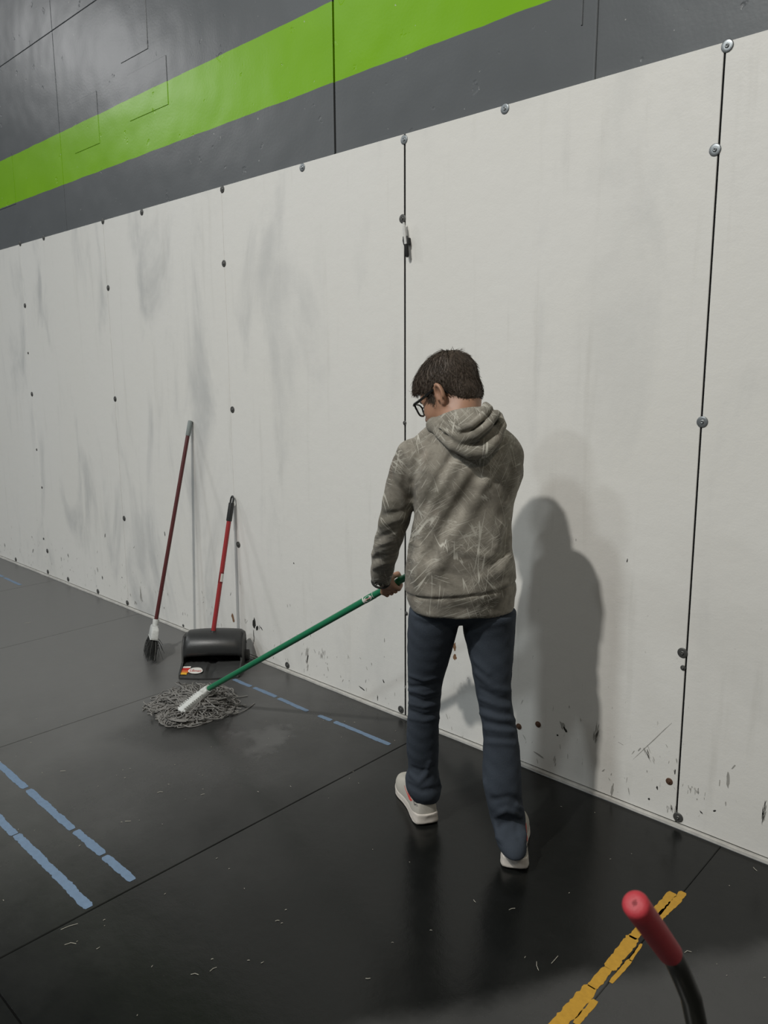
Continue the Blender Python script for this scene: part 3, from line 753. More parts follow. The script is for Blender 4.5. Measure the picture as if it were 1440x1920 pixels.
# cuff plane at the left wrist, and wrinkles
folds = [(((788, 850), (780, 875), (773, 905)), .011, -.012), (((800, 850), (794, 880)), .012, .006),
         (((846, 858), (816, 908), (794, 950)), .012, -.010), (((862, 862), (834, 905), (806, 960), (790, 1000)), .016, .009),
         (((893, 896), (862, 948), (826, 1002), (806, 1044)), .016, -.014), (((912, 905), (884, 956), (850, 1004), (826, 1060)), .020, .010),
         (((872, 885), (842, 935), (812, 985)), .014, .006),
         (((953, 990), (946, 1034), (922, 1060)), .014, -.010), (((938, 985), (930, 1025)), .018, .007), (((958, 1045), (935, 1075), (905, 1085)), .016, .006),
         (((775, 1000), (768, 1040), (764, 1085)), .012, -.008), (((790, 1030), (780, 1090)), .012, .006), (((768, 1018), (786, 1022)), .008, .006), (((764, 1045), (784, 1052)), .008, .006),
         (((830, 1028), (900, 1040), (935, 1046)), .012, .005), (((835, 1075), (880, 1085), (925, 1072)), .018, -.005),
         (((960, 860), (958, 900), (950, 935)), .012, -.007), (((935, 870), (925, 905), (905, 925)), .014, -.005),
         (((715, 968), (740, 962), (768, 956)), .009, -.007), (((712, 985), (735, 978), (760, 972)), .010, .006),
         (((700, 1018), (716, 1006), (740, 996)), .008, -.007), (((696, 1030), (715, 1020), (744, 1012)), .009, .006),
         (((697, 1052), (712, 1044), (742, 1036)), .008, -.008), (((694, 1042), (708, 1034), (738, 1024)), .008, .004), (((698, 1066), (716, 1058), (738, 1054)), .008, .005),
         (((735, 890), (742, 920), (748, 950)), .012, -.005), (((762, 880), (758, 915), (768, 935)), .011, -.008), (((745, 850), (738, 880)), .012, .004)]
hood_b = fold_field(hoodie_base, folds)
ZB = L1(at(865, 1116, 2.2))[2]
CUT_C = at(714, 1090, 2.577); CUT_N = norm(norm(WRL - ELL_) + np.array([0, 0, -.35]))
def hoodie_sdf(p):
    d = hood_b(p); z = p[:, 2] - .018 * (loc(p)[:, 0] / .17)
    body_m = np.linalg.norm(loc(p)[:, :2] / np.array([.19, .17]), axis=1) < 1.15
    gr = .0055 * np.exp(-((z - ZB) / .0045) ** 2) + np.where(z < ZB, .004, 0.0)
    rib = np.where((z < ZB - .004), .0006 * np.sin(np.arctan2(loc(p)[:, 0], loc(p)[:, 1]) * 110), 0)
    d = d + np.where(body_m, gr + rib, 0)
    d = d + .0016 * np.sin(p[:, 2] * 61 + p[:, 0] * 47) * np.sin(p[:, 1] * 53 + p[:, 2] * 23)
    # sleeve end, cut square and hollowed so that the cuff has a rim
    near = np.linalg.norm(p - CUT_C, axis=1) < .10
    if near.any():
        pn = p[near]; e = (pn - CUT_C) @ CUT_N; dn = smax(d[near], e, .006)
        hol = rcone(pn, CUT_C - CUT_N * .030, CUT_C + CUT_N * .05, .024, .031)
        d = d.copy(); d[near] = smax(dn, -hol, .004)
    return d
v, f = surface(hoodie_sdf, (-1.02, -.90, .755), (-.16, -.16, 1.46), .0052, 5)
link_mesh('hoodie', mesh_np(v, f), M['camo'], person)
mb = MB(); ring = []
a1 = norm(np.cross(CUT_N, EZ)); a2 = np.cross(CUT_N, a1)
mb.tube([CUT_C + CUT_N * .002 + (a1 * math.cos(t) + a2 * math.sin(t)) * .0300 for t in np.linspace(0, 2 * math.pi, 25)], .0042, 8, cap=False)  # dark ring round the sleeve opening
mb.build('sleeve_end_ring', simple('dark_ring', (.02, .02, .018), .8, .2), person)['label'] = 'dark ring at the sleeve end'

# --- hood lying on the shoulders
def hp(px, py, s): return at(px, py, s)
def hood_sdf(p):
    q = loc(p)
    def roll(pts, r): return chain(p, [hp(*t) for t in pts], r)
    d = roll([(812, 800, 2.300), (838, 790, 2.285), (868, 784, 2.280), (900, 780, 2.285), (926, 790, 2.315)], [.018, .026, .030, .028, .022])          # collar behind the neck
    d = smin(d, ell(q, L1(hp(884, 817, 2.250)), (.072, .042, .050)), .03)                                                       # bag
    # outer fold: hangs lowest and farthest out
    r3 = roll([(810, 792, 2.300), (824, 812, 2.262), (850, 835, 2.222), (882, 850, 2.200), (908, 847, 2.200), (929, 825, 2.222), (940, 798, 2.262), (934, 780, 2.30)],
              [.012, .0145, .017, .019, .019, .0175, .016, .014])
    r2 = roll([(812, 790, 2.290), (836, 810, 2.236), (864, 824, 2.204), (893, 815, 2.192), (917, 795, 2.208), (931, 776, 2.248)], [.010, .0115, .0125, .0135, .0135, .012])
    r1 = roll([(824, 786, 2.282), (842, 799, 2.240), (860, 805, 2.216), (884, 797, 2.204), (904, 781, 2.222), (917, 766, 2.256), (910, 760, 2.295)], [.0085, .0095, .0105, .0115, .012, .0115, .010])
    d = smin(d, r3, .020); d = smin(d, r2, .010); d = smin(d, r1, .008)
    for pts, rr in (([(826, 794, 2.256), (848, 810, 2.206), (872, 813, 2.180), (896, 801, 2.180), (916, 782, 2.204)], .0030),
                    ([(826, 806, 2.248), (850, 827, 2.200), (878, 836, 2.172), (904, 824, 2.172), (925, 801, 2.200), (934, 786, 2.23)], .0042)):
        d = smax(d, -roll(pts, [rr * .7] + [rr] * (len(pts) - 2) + [rr * .7]), .006)
    # hollow for the neck
    d = smax(d, -rcone(q, neck0 + np.array([0, .0, .05]), neckb + np.array([0, .01, .012]), .060, .058), .008)
    return d + .0010 * np.sin(p[:, 2] * 90 + p[:, 0] * 70) * np.sin(p[:, 1] * 80)
c = at(876, 815, 2.25); v, f = surface(hood_sdf, c - np.array([.17, .17, .12]), c + np.array([.17, .17, .14]), .0036, 4)
link_mesh('hood', mesh_np(v, f), M['camo'], person)

# --- jeans
def lrow(xl, xr, y, s, k=1.0):
    c = at((xl + xr) / 2, y, s); h = (xr - xl) / 2 * s / FPX
    q = L1(c); return (q[2], q[0], q[1], h, h * k)
legL = [lrow(765, 868, 1142, 2.335, 1.15), lrow(762, 858, 1185, 2.34, 1.08), lrow(762, 843, 1240, 2.355, 1.05), lrow(763, 832, 1278, 2.37), lrow(764, 828, 1315, 2.385), lrow(761, 825, 1360, 2.40),
        lrow(760, 825, 1405, 2.42, 1.02), lrow(763, 824, 1440, 2.435, 1.05), lrow(757, 827, 1462, 2.44, 1.15), lrow(761, 829, 1480, 2.445, 1.25), lrow(769, 827, 1492, 2.445, 1.25)]
legR = [lrow(862, 969, 1142, 2.325, 1.15), lrow(867, 967, 1185, 2.32, 1.08), lrow(880, 963, 1240, 2.30, 1.05), lrow(889, 960, 1290, 2.285), lrow(897, 964, 1333, 2.27), lrow(903, 972, 1372, 2.26),
        lrow(903, 978, 1420, 2.25, 1.02), lrow(902, 980, 1462, 2.24, 1.02), lrow(909, 982, 1500, 2.235, 1.05), lrow(917, 988, 1535, 2.23, 1.08), lrow(924, 989, 1560, 2.196, 1.5), lrow(928, 988, 1576, 2.184, 1.75), lrow(931, 988, 1586, 2.180, 1.8)]
pelvis = [row(776, 958, 1090, 2.33, .100), row(772, 962, 1120, 2.33, .106), row(776, 958, 1140, 2.33, .105), row(800, 934, 1152, 2.33, .09), row(836, 892, 1163, 2.33, .06)]
def jeans_base(p):
    q = loc(p); d = smin(zloft(q, legL, 2.1, .004), zloft(q, legR, 2.1, .004), .006)
    return smin(d, zloft(q, pelvis, 2.3), .02)
jf = []
for y0, dx, a in ((1272, 6, .005), (1284, -4, -.006), (1298, 4, .005), (1312, 8, -.006), (1322, 3, .005), (1338, 6, -.005), (1348, 2, .004)):
    jf.append((((766, y0 - dx), (795, y0 + 4), (824, y0 - 2)), .0065, a))
for y0, dx, a in ((1308, 16, -.007), (1322, 12, .006), (1336, 10, -.006), (1346, 8, .005), (1358, 6, -.006), (1368, 4, .005), (1382, 2, -.004), (1392, 0, .003)):
    jf.append((((900, y0 - dx), (935, y0 + 2), (966, y0 + 4)), .0068, a))
jf += [(((893, 1262), (925, 1290), (957, 1296)), .010, .006), (((890, 1240), (915, 1262)), .010, .004),
       (((770, 1452), (785, 1466), (800, 1452), (806, 1430)), .009, .008), (((764, 1470), (790, 1484), (826, 1476)), .008, -.007), (((775, 1440), (790, 1446), (812, 1440)), .008, -.005), (((822, 1460), (829, 1482)), .007, .007),
       (((930, 1530), (950, 1518), (975, 1530), (990, 1520)), .009, .008), (((940, 1548), (962, 1540), (985, 1545)), .009, -.009), (((930, 1570), (955, 1578), (985, 1562)), .008, .006), (((928, 1540), (932, 1560), (940, 1575)), .007, .005),
       (((930, 1580), (955, 1592), (986, 1580)), .0035, -.004), (((972, 1540), (968, 1562), (975, 1585)), .008, -.006), (((950, 1545), (944, 1568), (950, 1590)), .009, .005), (((908, 1470), (920, 1510), (932, 1545)), .010, .005), (((768, 1478), (792, 1488), (824, 1484)), .0035, -.003),
       (((925, 1500), (955, 1495), (980, 1505)), .010, -.006), (((970, 1510), (985, 1522)), .008, .006), (((780, 1165), (800, 1172), (850, 1160)), .010, -.003), (((880, 1190), (920, 1172), (960, 1165)), .010, .003)]
jeans_f = fold_field(jeans_base, jf)
v, f = surface(lambda p: jeans_f(p) + .0008 * np.sin(p[:, 2] * 120 + p[:, 0] * 60) * np.sin(p[:, 1] * 90), (-.86, -.76, .0), (-.14, -.30, .92), .0048, 5)
link_mesh('jeans', mesh_np(v, f), M['denim'], person)

# --- running shoes
SW_Y = [-.016, -.008, .012, .05, .10, .15, .19, .225, .255, .272, .280]
SW_W = [.008, .025, .0355, .039, .036, .040, .0475, .046, .036, .022, .008]
def shoe(heel, direc, tilt=0.0):
    fy = norm((direc[0], direc[1], 0)); fx_ = np.array([fy[1], -fy[0], 0.]); org = np.array([heel[0], heel[1], 0.0])
    def S(p): q = p - org; return q @ fx_, q @ fy, q[:, 2]
    def wid(y): return cubic(y, SW_Y, SW_W)
    def sole_sdf(p):
        x, y, z = S(p); w = wid(y) + .006 - .004 * np.clip(z / .03, 0, 1) + .003 * np.clip((.04 - y) / .04, 0, 1)
        top = np.interp(y, [-.02, .0, .05, .12, .2, .28], [.046, .044, .036, .030, .026, .030]); bot = np.interp(y, [-.02, .01, .03, .21, .285], [.010, .003, .0, .0, .018])
        back = -.018 + .006 * np.sin(np.clip(z / .045, 0, 1) * 3.1)
        d = smax(np.abs(x) - w, np.maximum(y - .283, back - y), .012)
        d = d + .0016 * np.exp(-((z - .010) / .0018) ** 2)
        return smax(smax(d, z - top, .006), bot - z, .006)
    def up_sdf(p):
        x, y, z = S(p); top = cubic(y, [-.01, .01, .05, .09, .13, .18, .23, .27, .29], [.112, .108, .092, .098, .098, .080, .062, .050, .030])
        k = np.clip((z - .03) / (top - .03 + 1e-4), 0, 1.3); w = (wid(y) + .001) * np.sqrt(np.clip(1.03 - .62 * k**2, .02, 2))
        d = smax(np.abs(x) - w, np.maximum(y - .278, -.012 + .004 * np.clip(z / .1, 0, 1) - y), .016)
        d = smax(smax(d, z - top, .012), .02 - z, .004)
        hole = ell(np.stack([x, y, z], -1), (0, .066, .122), (.025, .046, .045)); return smax(d, -hole, .006)
    lo = np.array([org[0] - .33, org[1] - .33, -.004]); hi = np.array([org[0] + .33, org[1] + .33, .14])
    corners = np.array([org + fx_ * a + fy * b for a in (-.065, .065) for b in (-.03, .30)]); lo[:2] = corners.min(0)[:2]; hi[:2] = corners.max(0)[:2]
    v, f = surface(up_sdf, lo, hi, .0034, 4); up = link_mesh('shoe', mesh_np(v, f), M['knit'], person)
    v, f = surface(sole_sdf, lo, hi, .0034, 4); link_mesh('sole', mesh_np(v, f), M['sole'], up)
    # printed streaks on the side of the upper
    def side(y, z, s):
        x = .06
        for _ in range(40):
            p = (org + fx_ * (x * s) + fy * y + EZ * z)[None]; e = float(up_sdf(p)[0])
            if e < .0009: break
            x -= max(.0006, e * .6)
        return org + fx_ * (x * s) + fy * y + EZ * z
    for s in (-1, 1):
        mb = MB()
        for z0, z1, y0, y1, r in ((.058, .088, .060, .135, .0028), (.054, .078, .066, .140, .0024), (.064, .060, .052, .075, .0022), (.050, .068, .080, .150, .0018), (.072, .084, .095, .120, .002)):
            mb.tube([side(y0 + (y1 - y0) * t, z0 + (z1 - z0) * t**1.4, s) for t in np.linspace(0, 1, 9)], [r * q for q in (.4, .9, 1.1, 1.1, 1, .9, .7, .5, .2)], 6, flat=.4)
        mb.build('side_stripe', M['red_print'], up)['label'] = 'red swoosh-like side print'
        mb = MB()
        for z0, y0, y1 in ((.070, .004, .048), (.066, .012, .04)):
            mb.tube([side(y0 + (y1 - y0) * t, z0 + .003 * math.sin(t * 9), s) for t in np.linspace(0, 1, 9)], .0010, 6)
        mb.build('side_lettering', M['dark_print'], up)
shoe(on_floor(797, 1545)[:2] + np.array([.006, .004]), (-.85, .53))
shoe(on_floor(965, 1629)[:2], (-.560, .828))

# ------------------------------------------------------------------ wet mop
M['green'] = simple('green_enamel', (.012, .155, .070), .28, .5, 0, .1, 30)
M['white_pl'] = simple('worn_white_plastic', (.52, .53, .51), .5, .4, 0, .28, 90, .25, 120)
M['yarn'] = simple('grey_cotton_yarn', (.215, .208, .196), .95, .1, 0, .35, 160, .5, 700)
M['label_w'] = simple('white_label', (.62, .61, .57), .45, .4); M['label_r'] = simple('red_label_ink', (.45, .03, .025), .45, .4)
M['label_g'] = simple('dark_green_ink', (.02, .09, .035), .45, .4); M['label_y'] = simple('yellow_label_ink', (.62, .34, .03), .45, .4); M['label_o'] = simple('orange_label_ink', (.55, .13, .03), .45, .4)
M['blackpl'] = simple('black_plastic', (.026, .027, .027), .38, .45, 0, .2, 60, .15, 200)
M['darkpl'] = simple('dusty_black_plastic', (.040, .041, .040), .5, .45, 0, .35, 26, .2, 160)
mop = empty('wet_mop', tuple(map(float, on_floor(345, 1325))))
tag(mop, 'wet mop with green handle and grey string head, held by the person', 'mop')
mb = MB(); mb.tube([MOP_A + MD * t for t in np.linspace(-.004, np.linalg.norm(MOP_E - MOP_A) - .01, 12)] + [MOP_E - MD * .004, MOP_E], [HRAD] * 12 + [HRAD * .9, HRAD * .5], 20)
mop_handle = mb.build('handle', M['green'], mop)
mb = MB(); mb.tube([MOP_E - MD * .13, MOP_E + MD * .004, MOP_E + MD * .010], [HRAD + .0018, HRAD + .0018, HRAD * .6], 20); mb.build('hand_grip', M['blackpl'], mop)
# printed sticker wrapped round the handle
def mesh_text(txt, size, extr=0.0):
    cu = bpy.data.curves.new('t', 'FONT'); cu.body = txt; cu.size = size; cu.align_x = 'CENTER'; cu.align_y = 'CENTER'; cu.extrude = extr; cu.shear = .25; cu.resolution_u = 3
    o = bpy.data.objects.new('t', cu); COL.objects.link(o); dg = bpy.context.evaluated_depsgraph_get(); me = bpy.data.meshes.new_from_object(o.evaluated_get(dg))
    vs = [tuple(x.co) for x in me.vertices]; fs = [tuple(q.vertices) for q in me.polygons]; bpy.data.objects.remove(o); bpy.data.curves.remove(cu); bpy.data.meshes.remove(me); return vs, fs
LC = MOP_A + MD * ((MOP_H - MOP_A) @ MD * .0) ; 
def handle_at(px):          # point of the handle axis seen at image column px
    lo, hi = 0.0, 2.0
    for _ in range(50):
        m = (lo + hi) / 2; q = MOP_A + MD * m - CAM; x = 720 + FPX * (q @ RT) / (q @ FW)
        if x < px: lo = m
        else: hi = m
    return MOP_A + MD * lo
lab_c = handle_at(693); tc = norm(CAM - lab_c); tc = norm(tc - MD * (tc @ MD)); up_ = np.cross(MD, tc); up_ = up_ if up_[2] > 0 else -up_
def on_handle(u, w, r): return lab_c + MD * u + (tc * math.cos(w / r) + up_ * math.sin(w / r)) * r
def wrap_patch(u0, u1, w0, w1, r, nu=6, nw=12):
    vs = [on_handle(u0 + (u1 - u0) * i / nu, w0 + (w1 - w0) * j / nw, r) for i in range(nu + 1) for j in range(nw + 1)]
    fs = [(i * (nw + 1) + j, i * (nw + 1) + j + 1, (i + 1) * (nw + 1) + j + 1, (i + 1) * (nw + 1) + j) for i in range(nu) for j in range(nw)]
    return vs, fs
mb = MB(); mb.add(*wrap_patch(-.028, .028, -.026, .026, HRAD + .0004)); st = mb.build('sticker', M['label_w'], mop_handle); st['label'] = 'small printed sticker on the handle'
mb = MB(); mb.add(*wrap_patch(-.021, .026, -.026, .026, HRAD + .0007)); mb.build('sticker', M['green'], mop_handle)
n = 22; ov = [on_handle(.022 * math.cos(2 * math.pi * j / n), .0105 * math.sin(2 * math.pi * j / n), HRAD + .0010) for j in range(n)]
mb = MB(); mb.add([on_handle(0, 0, HRAD + .0010)] + ov, [(0, 1 + j, 1 + (j + 1) % n) for j in range(n)]); mb.build('sticker', M['label_w'], mop_handle)
tv, tf = mesh_text('Libman', .0125)
mb = MB(); mb.add([on_handle(x, y, HRAD + .0014) for x, y, z in tv], tf); mb.build('sticker_lettering', M['label_r'], mop_handle, smooth=False)
# white plastic clamp
CL_E = on_floor(337, 1334, .046); CD = norm(CL_E - MOP_A); cs = norm(np.cross(CD, EZ)); cu_ = np.cross(cs, CD); Lc = np.linalg.norm(CL_E - MOP_A)
mb = MB(); mb.tube([MOP_A + MD * .020, MOP_A, MOP_A + CD * .03], [.0175, .0185, .020], 18); mb.build('socket', M['white_pl'], mop)
mb = MB()
sec = [(.0, .017, .013), (.02, .021, .014), (.06, .022, .012), (.11, .021, .011), (Lc - .01, .020, .010), (Lc, .016, .007)]
vs = []
for t, w, h in sec:
    c0 = MOP_A + CD * t
    for a, b in ((-1, -1), (1, -1), (1, .6), (.6, 1), (-.6, 1), (-1, .6)): vs.append(c0 + cs * w * a + cu_ * h * b)
mb.add(vs, [(i * 6 + j, i * 6 + (j + 1) % 6, i * 6 + 6 + (j + 1) % 6, i * 6 + 6 + j) for i in range(len(sec) - 1) for j in range(6)] + [tuple(range(6)), tuple(30 + j for j in range(6))])
clamp = mb.build('clamp', M['white_pl'], mop, bevel=.002)
mb = MB()
for t in np.arange(.04, Lc - .012, .0105):
    for s_ in (-1, 1): mb.box((-.003, -.0035, -.004), (.003, .0035, .012), (CD, cs, cu_), MOP_A + CD * t + cs * s_ * .0185)
mb.build('clamp_teeth', M['white_pl'], clamp, smooth=False)['kind'] = 'stuff'
mb = MB(); mb.tube([CL_E - CD * .012 - cs * .03, CL_E - CD * .012 + cs * .03], .0045, 8); mb.build('clamp_bar', M['white_pl'], clamp)
# yarn: looping strings spread on the floor
mb = MB(); rs = np.random.default_rng(11)
mc = on_floor(352, 1322); cdir = norm((CD[0], CD[1], 0)); csd = np.array([cs[0], cs[1], 0.])
def yarn(P, r):
    P = np.array(P); k = len(P)
    # smooth the polyline
    t = np.linspace(0, k - 1, k * 4); i = np.clip(t.astype(int), 0, k - 2); u = (t - i)[:, None]
    m = np.gradient(P, axis=0); Q = (2*u**3-3*u**2+1)*P[i] + (u**3-2*u**2+u)*m[i] + (-2*u**3+3*u**2)*P[i+1] + (u**3-u**2)*m[i+1]
    Q[:, 2] = np.maximum(Q[:, 2], r * .9); mb.tube(Q, r, 5)
vx = norm((.73, .683, 0)); vy = norm((-.684, .729, 0))       # across the view and away from it, in the floor plane
for k in range(430):
    a = rs.uniform(0, 2 * math.pi); c_, s_ = math.cos(a), math.sin(a)
    hollow = c_ > .1 and -.75 < s_ < .25                        # right of the clamp the strings lie low
    tz = rs.uniform(.15, .95); sd_ = 1 if (vx @ cs) * c_ > 0 else -1
    st_ = MOP_A + CD * (Lc * tz) + cs * sd_ * rs.uniform(.006, .018) - cu_ * rs.uniform(.016, .034)
    ex = (.215 if c_ > 0 else .180) * rs.uniform(.45, 1.0) ** .6; ey = (.245 if s_ > 0 else .225) * rs.uniform(.45, 1.0) ** .6
    end = mc + vx * (c_ * ex + .02) + vy * (s_ * ey + .0)
    if c_ > .9 and rs.random() < .35: end = end + vx * rs.uniform(.03, .09)
    if c_ < -.8 and rs.random() < .3: end = end - vx * rs.uniform(.02, .05)
    rr = rs.uniform(.0022, .0031); hgt = rs.uniform(.0, .062) * (.25 if hollow else 1.0) * (.45 if s_ < .2 else 1.0)
    tw = np.array([-(end - mc)[1], (end - mc)[0], 0.]); npt = 8; P = []
    sw = rs.normal(0, .30)
    for j in range(npt):
        t = j / (npt - 1); q_ = st_ * (1 - t) + end * t + tw * (sw * math.sin(t * 2.8) + rs.normal(0, .055) * math.sin(t * 3.14)) 
        zz = st_[2] * (1 - t) ** (4 if hollow else 1.6) + .004 + hgt * math.sin(min(1, t * 1.25) * 2.7) * .9 + rs.uniform(0, .010) * (1 - t)
        q_ = q_ + np.array([rs.normal(0, .006), rs.normal(0, .006), 0]); q_[2] = max(zz * (1 - t ** 4), rr); P.append(q_)
    if rs.random() < .35:        # the string turns back in a small loop
        b_ = norm(tw) * rs.choice([-1, 1]) * rs.uniform(.018, .045); inw = norm(mc - end)
        P += [end + b_ * .5 - inw * .012 + EZ * .003, end + b_ + inw * .010 + EZ * .006, end + b_ * .9 + inw * .05 + EZ * (.012 + hgt * .5)]
    yarn(P, rr)
for k in range(60):              # loose curls on top
    R0 = rs.uniform(.014, .045); a0 = rs.uniform(0, 6.28); da = rs.uniform(2.5, 5.5) * rs.choice([-1, 1]); an = rs.uniform(0, 6.28); rd = rs.uniform(.06, .17)
    if math.sin(an) < .35 and rd < .12: continue
    c0 = mc + vx * (math.cos(an) * rd + .02) + vy * math.sin(an) * rd
    P = [c0 + vx * math.cos(a0 + da * t) * R0 * 1.3 + vy * math.sin(a0 + da * t) * R0 + EZ * (.050 - rd * .18 + rs.uniform(0, .012)) for t in np.linspace(0, 1, 8)]
    yarn(P, rs.uniform(.0022, .0030))
for k in range(34):              # strings wound round the lower end of the clamp
    R0 = rs.uniform(.020, .075); a0 = rs.uniform(1.6, 3.2); da = rs.uniform(1.6, 3.0); c0 = CL_E * np.array([1, 1, 0]) + vx * .02 + vy * .015
    P = [c0 + vx * math.cos(a0 + da * t) * R0 * 1.25 + vy * math.sin(a0 + da * t) * R0 + EZ * (.008 + .030 * (R0 / .08) * (1 - .5 * t) + rs.uniform(0, .005)) for t in np.linspace(0, 1, 7)]
    yarn(P, rs.uniform(.0022, .0030))
ya = mb.build('yarn_strings', M['yarn'], mop); ya['kind'] = 'stuff'; ya['label'] = 'tangled grey cotton strings'

# ------------------------------------------------------------------ broom leaning on the wall
M['maroon'] = simple('maroon_enamel', (.085, .018, .018), .35, .5, 0, .15, 30); M['greygrip'] = simple('grey_rubber', (.20, .225, .22), .6, .3)
M['bristle'] = simple('dark_bristles', (.028, .029, .028), .7, .3, 0, .4, 200); M['flag'] = simple('grey_split_bristles', (.10, .10, .095), .8, .2, 0, .3, 200)
b_top = on_wall(357, 789, -.012); b_bot = on_floor(281, 1230, .012)
broom = empty('push_broom', (float(b_bot[0]), float(b_bot[1]), 0.0))
broom.name = 'broom'; tag(broom, 'broom with thin maroon handle, grey tip and dark bristles leaning on the white panels', 'broom')
ax = norm(b_top - b_bot); sock = b_bot + ax * .190; tipc = b_bot + ax * np.linalg.norm(b_top - b_bot)
mb = MB(); mb.tube([sock, tipc - ax * .055], .0108, 14); mb.build('handle', M['maroon'], broom)
mb = MB(); mb.tube([tipc - ax * .085, tipc - ax * .080, tipc - ax * .003, tipc], [.0118, .0130, .0130, .011], 16); mb.build('handle_tip', M['greygrip'], broom)
# the head is seen almost end on: it runs away from the viewer
hd = norm(at(281, 1200, 4.0) - at(281, 1200, 3.0)); hd[2] = 0; hd = norm(hd); hs = norm(np.cross(ax, hd)); hd2 = np.cross(hs, ax)
mb = MB(); mb.tube([sock + ax * .012, sock + ax * .006, sock - ax * .03, sock - ax * .045], [.0165, .0175, .0145, .013], 16); mb.build('collar', M['white_pl'], broom)
mb = MB(); vs = []
for t, w, d_ in ((-.022, .012, .03), (-.027, .016, .075), (-.038, .018, .095), (-.084, .019, .105), (-.088, .017, .100)):
    for a, b in ((-1, -1), (1, -1), (1, 1), (-1, 1)): vs.append(sock + ax * t + hs * a * w + hd2 * b * d_)
mb.add(vs, [(i * 4 + j, i * 4 + (j + 1) % 4, i * 4 + 4 + (j + 1) % 4, i * 4 + 4 + j) for i in range(4) for j in range(4)] + [(0, 1, 2, 3), (16, 19, 18, 17)])
mb.build('head_block', M['white_pl'], broom, bevel=.004)
mb = MB(); mb2 = MB(); rs = np.random.default_rng(5)
for k in range(420):
    u, w = rs.uniform(-1, 1), rs.uniform(-1, 1); o0 = sock - ax * .084 + hs * u * .015 + hd2 * w * .095
    L_ = .108 + rs.uniform(-.02, .010); out_ = o0 - ax * L_ + hs * (u * .010 + rs.normal(0, .004)) + hd2 * (w * .03 + rs.normal(0, .006))
    if rs.random() < .12: out_ = out_ + hs * rs.normal(-.008, .024) + ax * rs.uniform(0, .06)
    out_[2] = max(out_[2], .0015); md_ = (o0 + out_) / 2 + hs * u * .006
    (mb if rs.random() < .8 else mb2).tube([o0, md_, out_], [.0014, .0013, .0009], 4)
o = mb.build('bristles', M['bristle'], broom); o['kind'] = 'stuff'; o = mb2.build('bristles', M['flag'], broom); o['kind'] = 'stuff'

# ------------------------------------------------------------------ upright dustpan
M['red'] = simple('red_enamel', (.30, .028, .030), .32, .5, 0, .1, 30)
fl_ = on_floor(336, 1274); PDX = norm((.70, .714, 0)); PDY = np.array([-PDX[1], PDX[0], 0.])       # along the front lip, and back from it
PO = np.array([fl_[0], fl_[1], 0.]); PWD = .300
pan = empty('dustpan', tuple(map(float, PO + PDX * .15 + PDY * .12)))
tag(pan, 'black upright dustpan with hooded bin and red handle, standing against the wall', 'dustpan')
def pp(x, y, z): return PO + PDX * x + PDY * y + EZ * z
# tray: ribbed floor rising to the bin
mb = MB(); nx = 24
prof = [(0.0, .010), (.012, .016), (.06, .030), (.075, .033), (.12, .045), (.20, .030), (.27, .030)]
for side_ in (0, 1):
    pass
vs = []
for j, (y, z) in enumerate(prof):
    for i in range(nx + 1):
        x = .002 + (PWD - .004) * i / nx; gz = 0.0
        if .012 <= y <= .12: gz = -.012 if (.135 < x < .165) else (.0025 * math.sin(x * 210) if x < .12 else 0.0)
        fr = .016 * math.sin(math.pi * i / nx) if y < .05 else 0
        vs.append(pp(x, y - fr, max(.006, z + gz)))
fs = [(j * (nx + 1) + i, j * (nx + 1) + i + 1, (j + 1) * (nx + 1) + i + 1, (j + 1) * (nx + 1) + i) for j in range(len(prof) - 1) for i in range(nx)]
n0 = len(vs); vs2 = [v_ - EZ * (v_[2] - .002) for v_ in vs[: nx + 1]]; vs += vs2; fs += [(i, n0 + i, n0 + i + 1, i + 1) for i in range(nx)]
mb.add(vs, fs); mb.build('tray', M['darkpl'], pan)
# side walls, back and bottom of the bin
for x0_, x1_ in ((-.004, .004), (PWD - .004, PWD + .004)):
    out = [(0.010, .001), (.012, .022), (.095, .055), (.108, .128), (.15, .172), (.24, .168), (.275, .10), (.276, .001)]
    mb = MB(); k = len(out); mb.add([pp(x0_, y, z) for y, z in out] + [pp(x1_, y, z) for y, z in out], [tuple(range(k)), tuple(range(k, 2 * k))[::-1]] + [(j, (j + 1) % k, k + (j + 1) % k, k + j) for j in range(k)])
    mb.build('side_wall', M['darkpl'], pan, bevel=.002)
mb = MB(); mb.box((0, .262, .001), (PWD, .272, .13), (PDX, PDY, EZ), PO); mb.build('back_wall', M['darkpl'], pan, bevel=.003)
mb = MB(); mb.box((0, .0, .001), (PWD, .27, .007), (PDX, PDY, EZ), PO); mb.build('base_plate', M['darkpl'], pan, bevel=.002)
# rounded hood over the bin, curling down at the front
mb = MB(); hp_ = [(.098, .082), (.095, .102), (.101, .130), (.116, .157), (.140, .178), (.175, .190), (.212, .189), (.248, .176), (.270, .15), (.278, .10)]
vs = []; nx = 16
for y, z in hp_:
    for i in range(nx + 1):
        u = i / nx; e = 4 * u * (1 - u); vs.append(pp(.004 + (PWD + .002) * u, y - .014 * e * (1 if y < .12 else .3), z + .010 * e - (.012 * (1 - min(1, min(u, 1 - u) / .06))) ** 1))
k = len(vs); fs = [(j * (nx + 1) + i, j * (nx + 1) + i + 1, (j + 1) * (nx + 1) + i + 1, (j + 1) * (nx + 1) + i) for j in range(len(hp_) - 1) for i in range(nx)]
mb.add(vs, fs); ho = mb.build('hood', M['blackpl'], pan)
so = ho.modifiers.new('thick', 'SOLIDIFY'); so.thickness = .004; so.offset = -1
# pivots at the back corners
for x in (-.012, PWD + .012):
    mb = MB(); mb.tube([pp(x - .012, .235, .035), pp(x + .012, .235, .035)], .030, 20); mb.build('pivot', M['darkpl'], pan, bevel=.003)
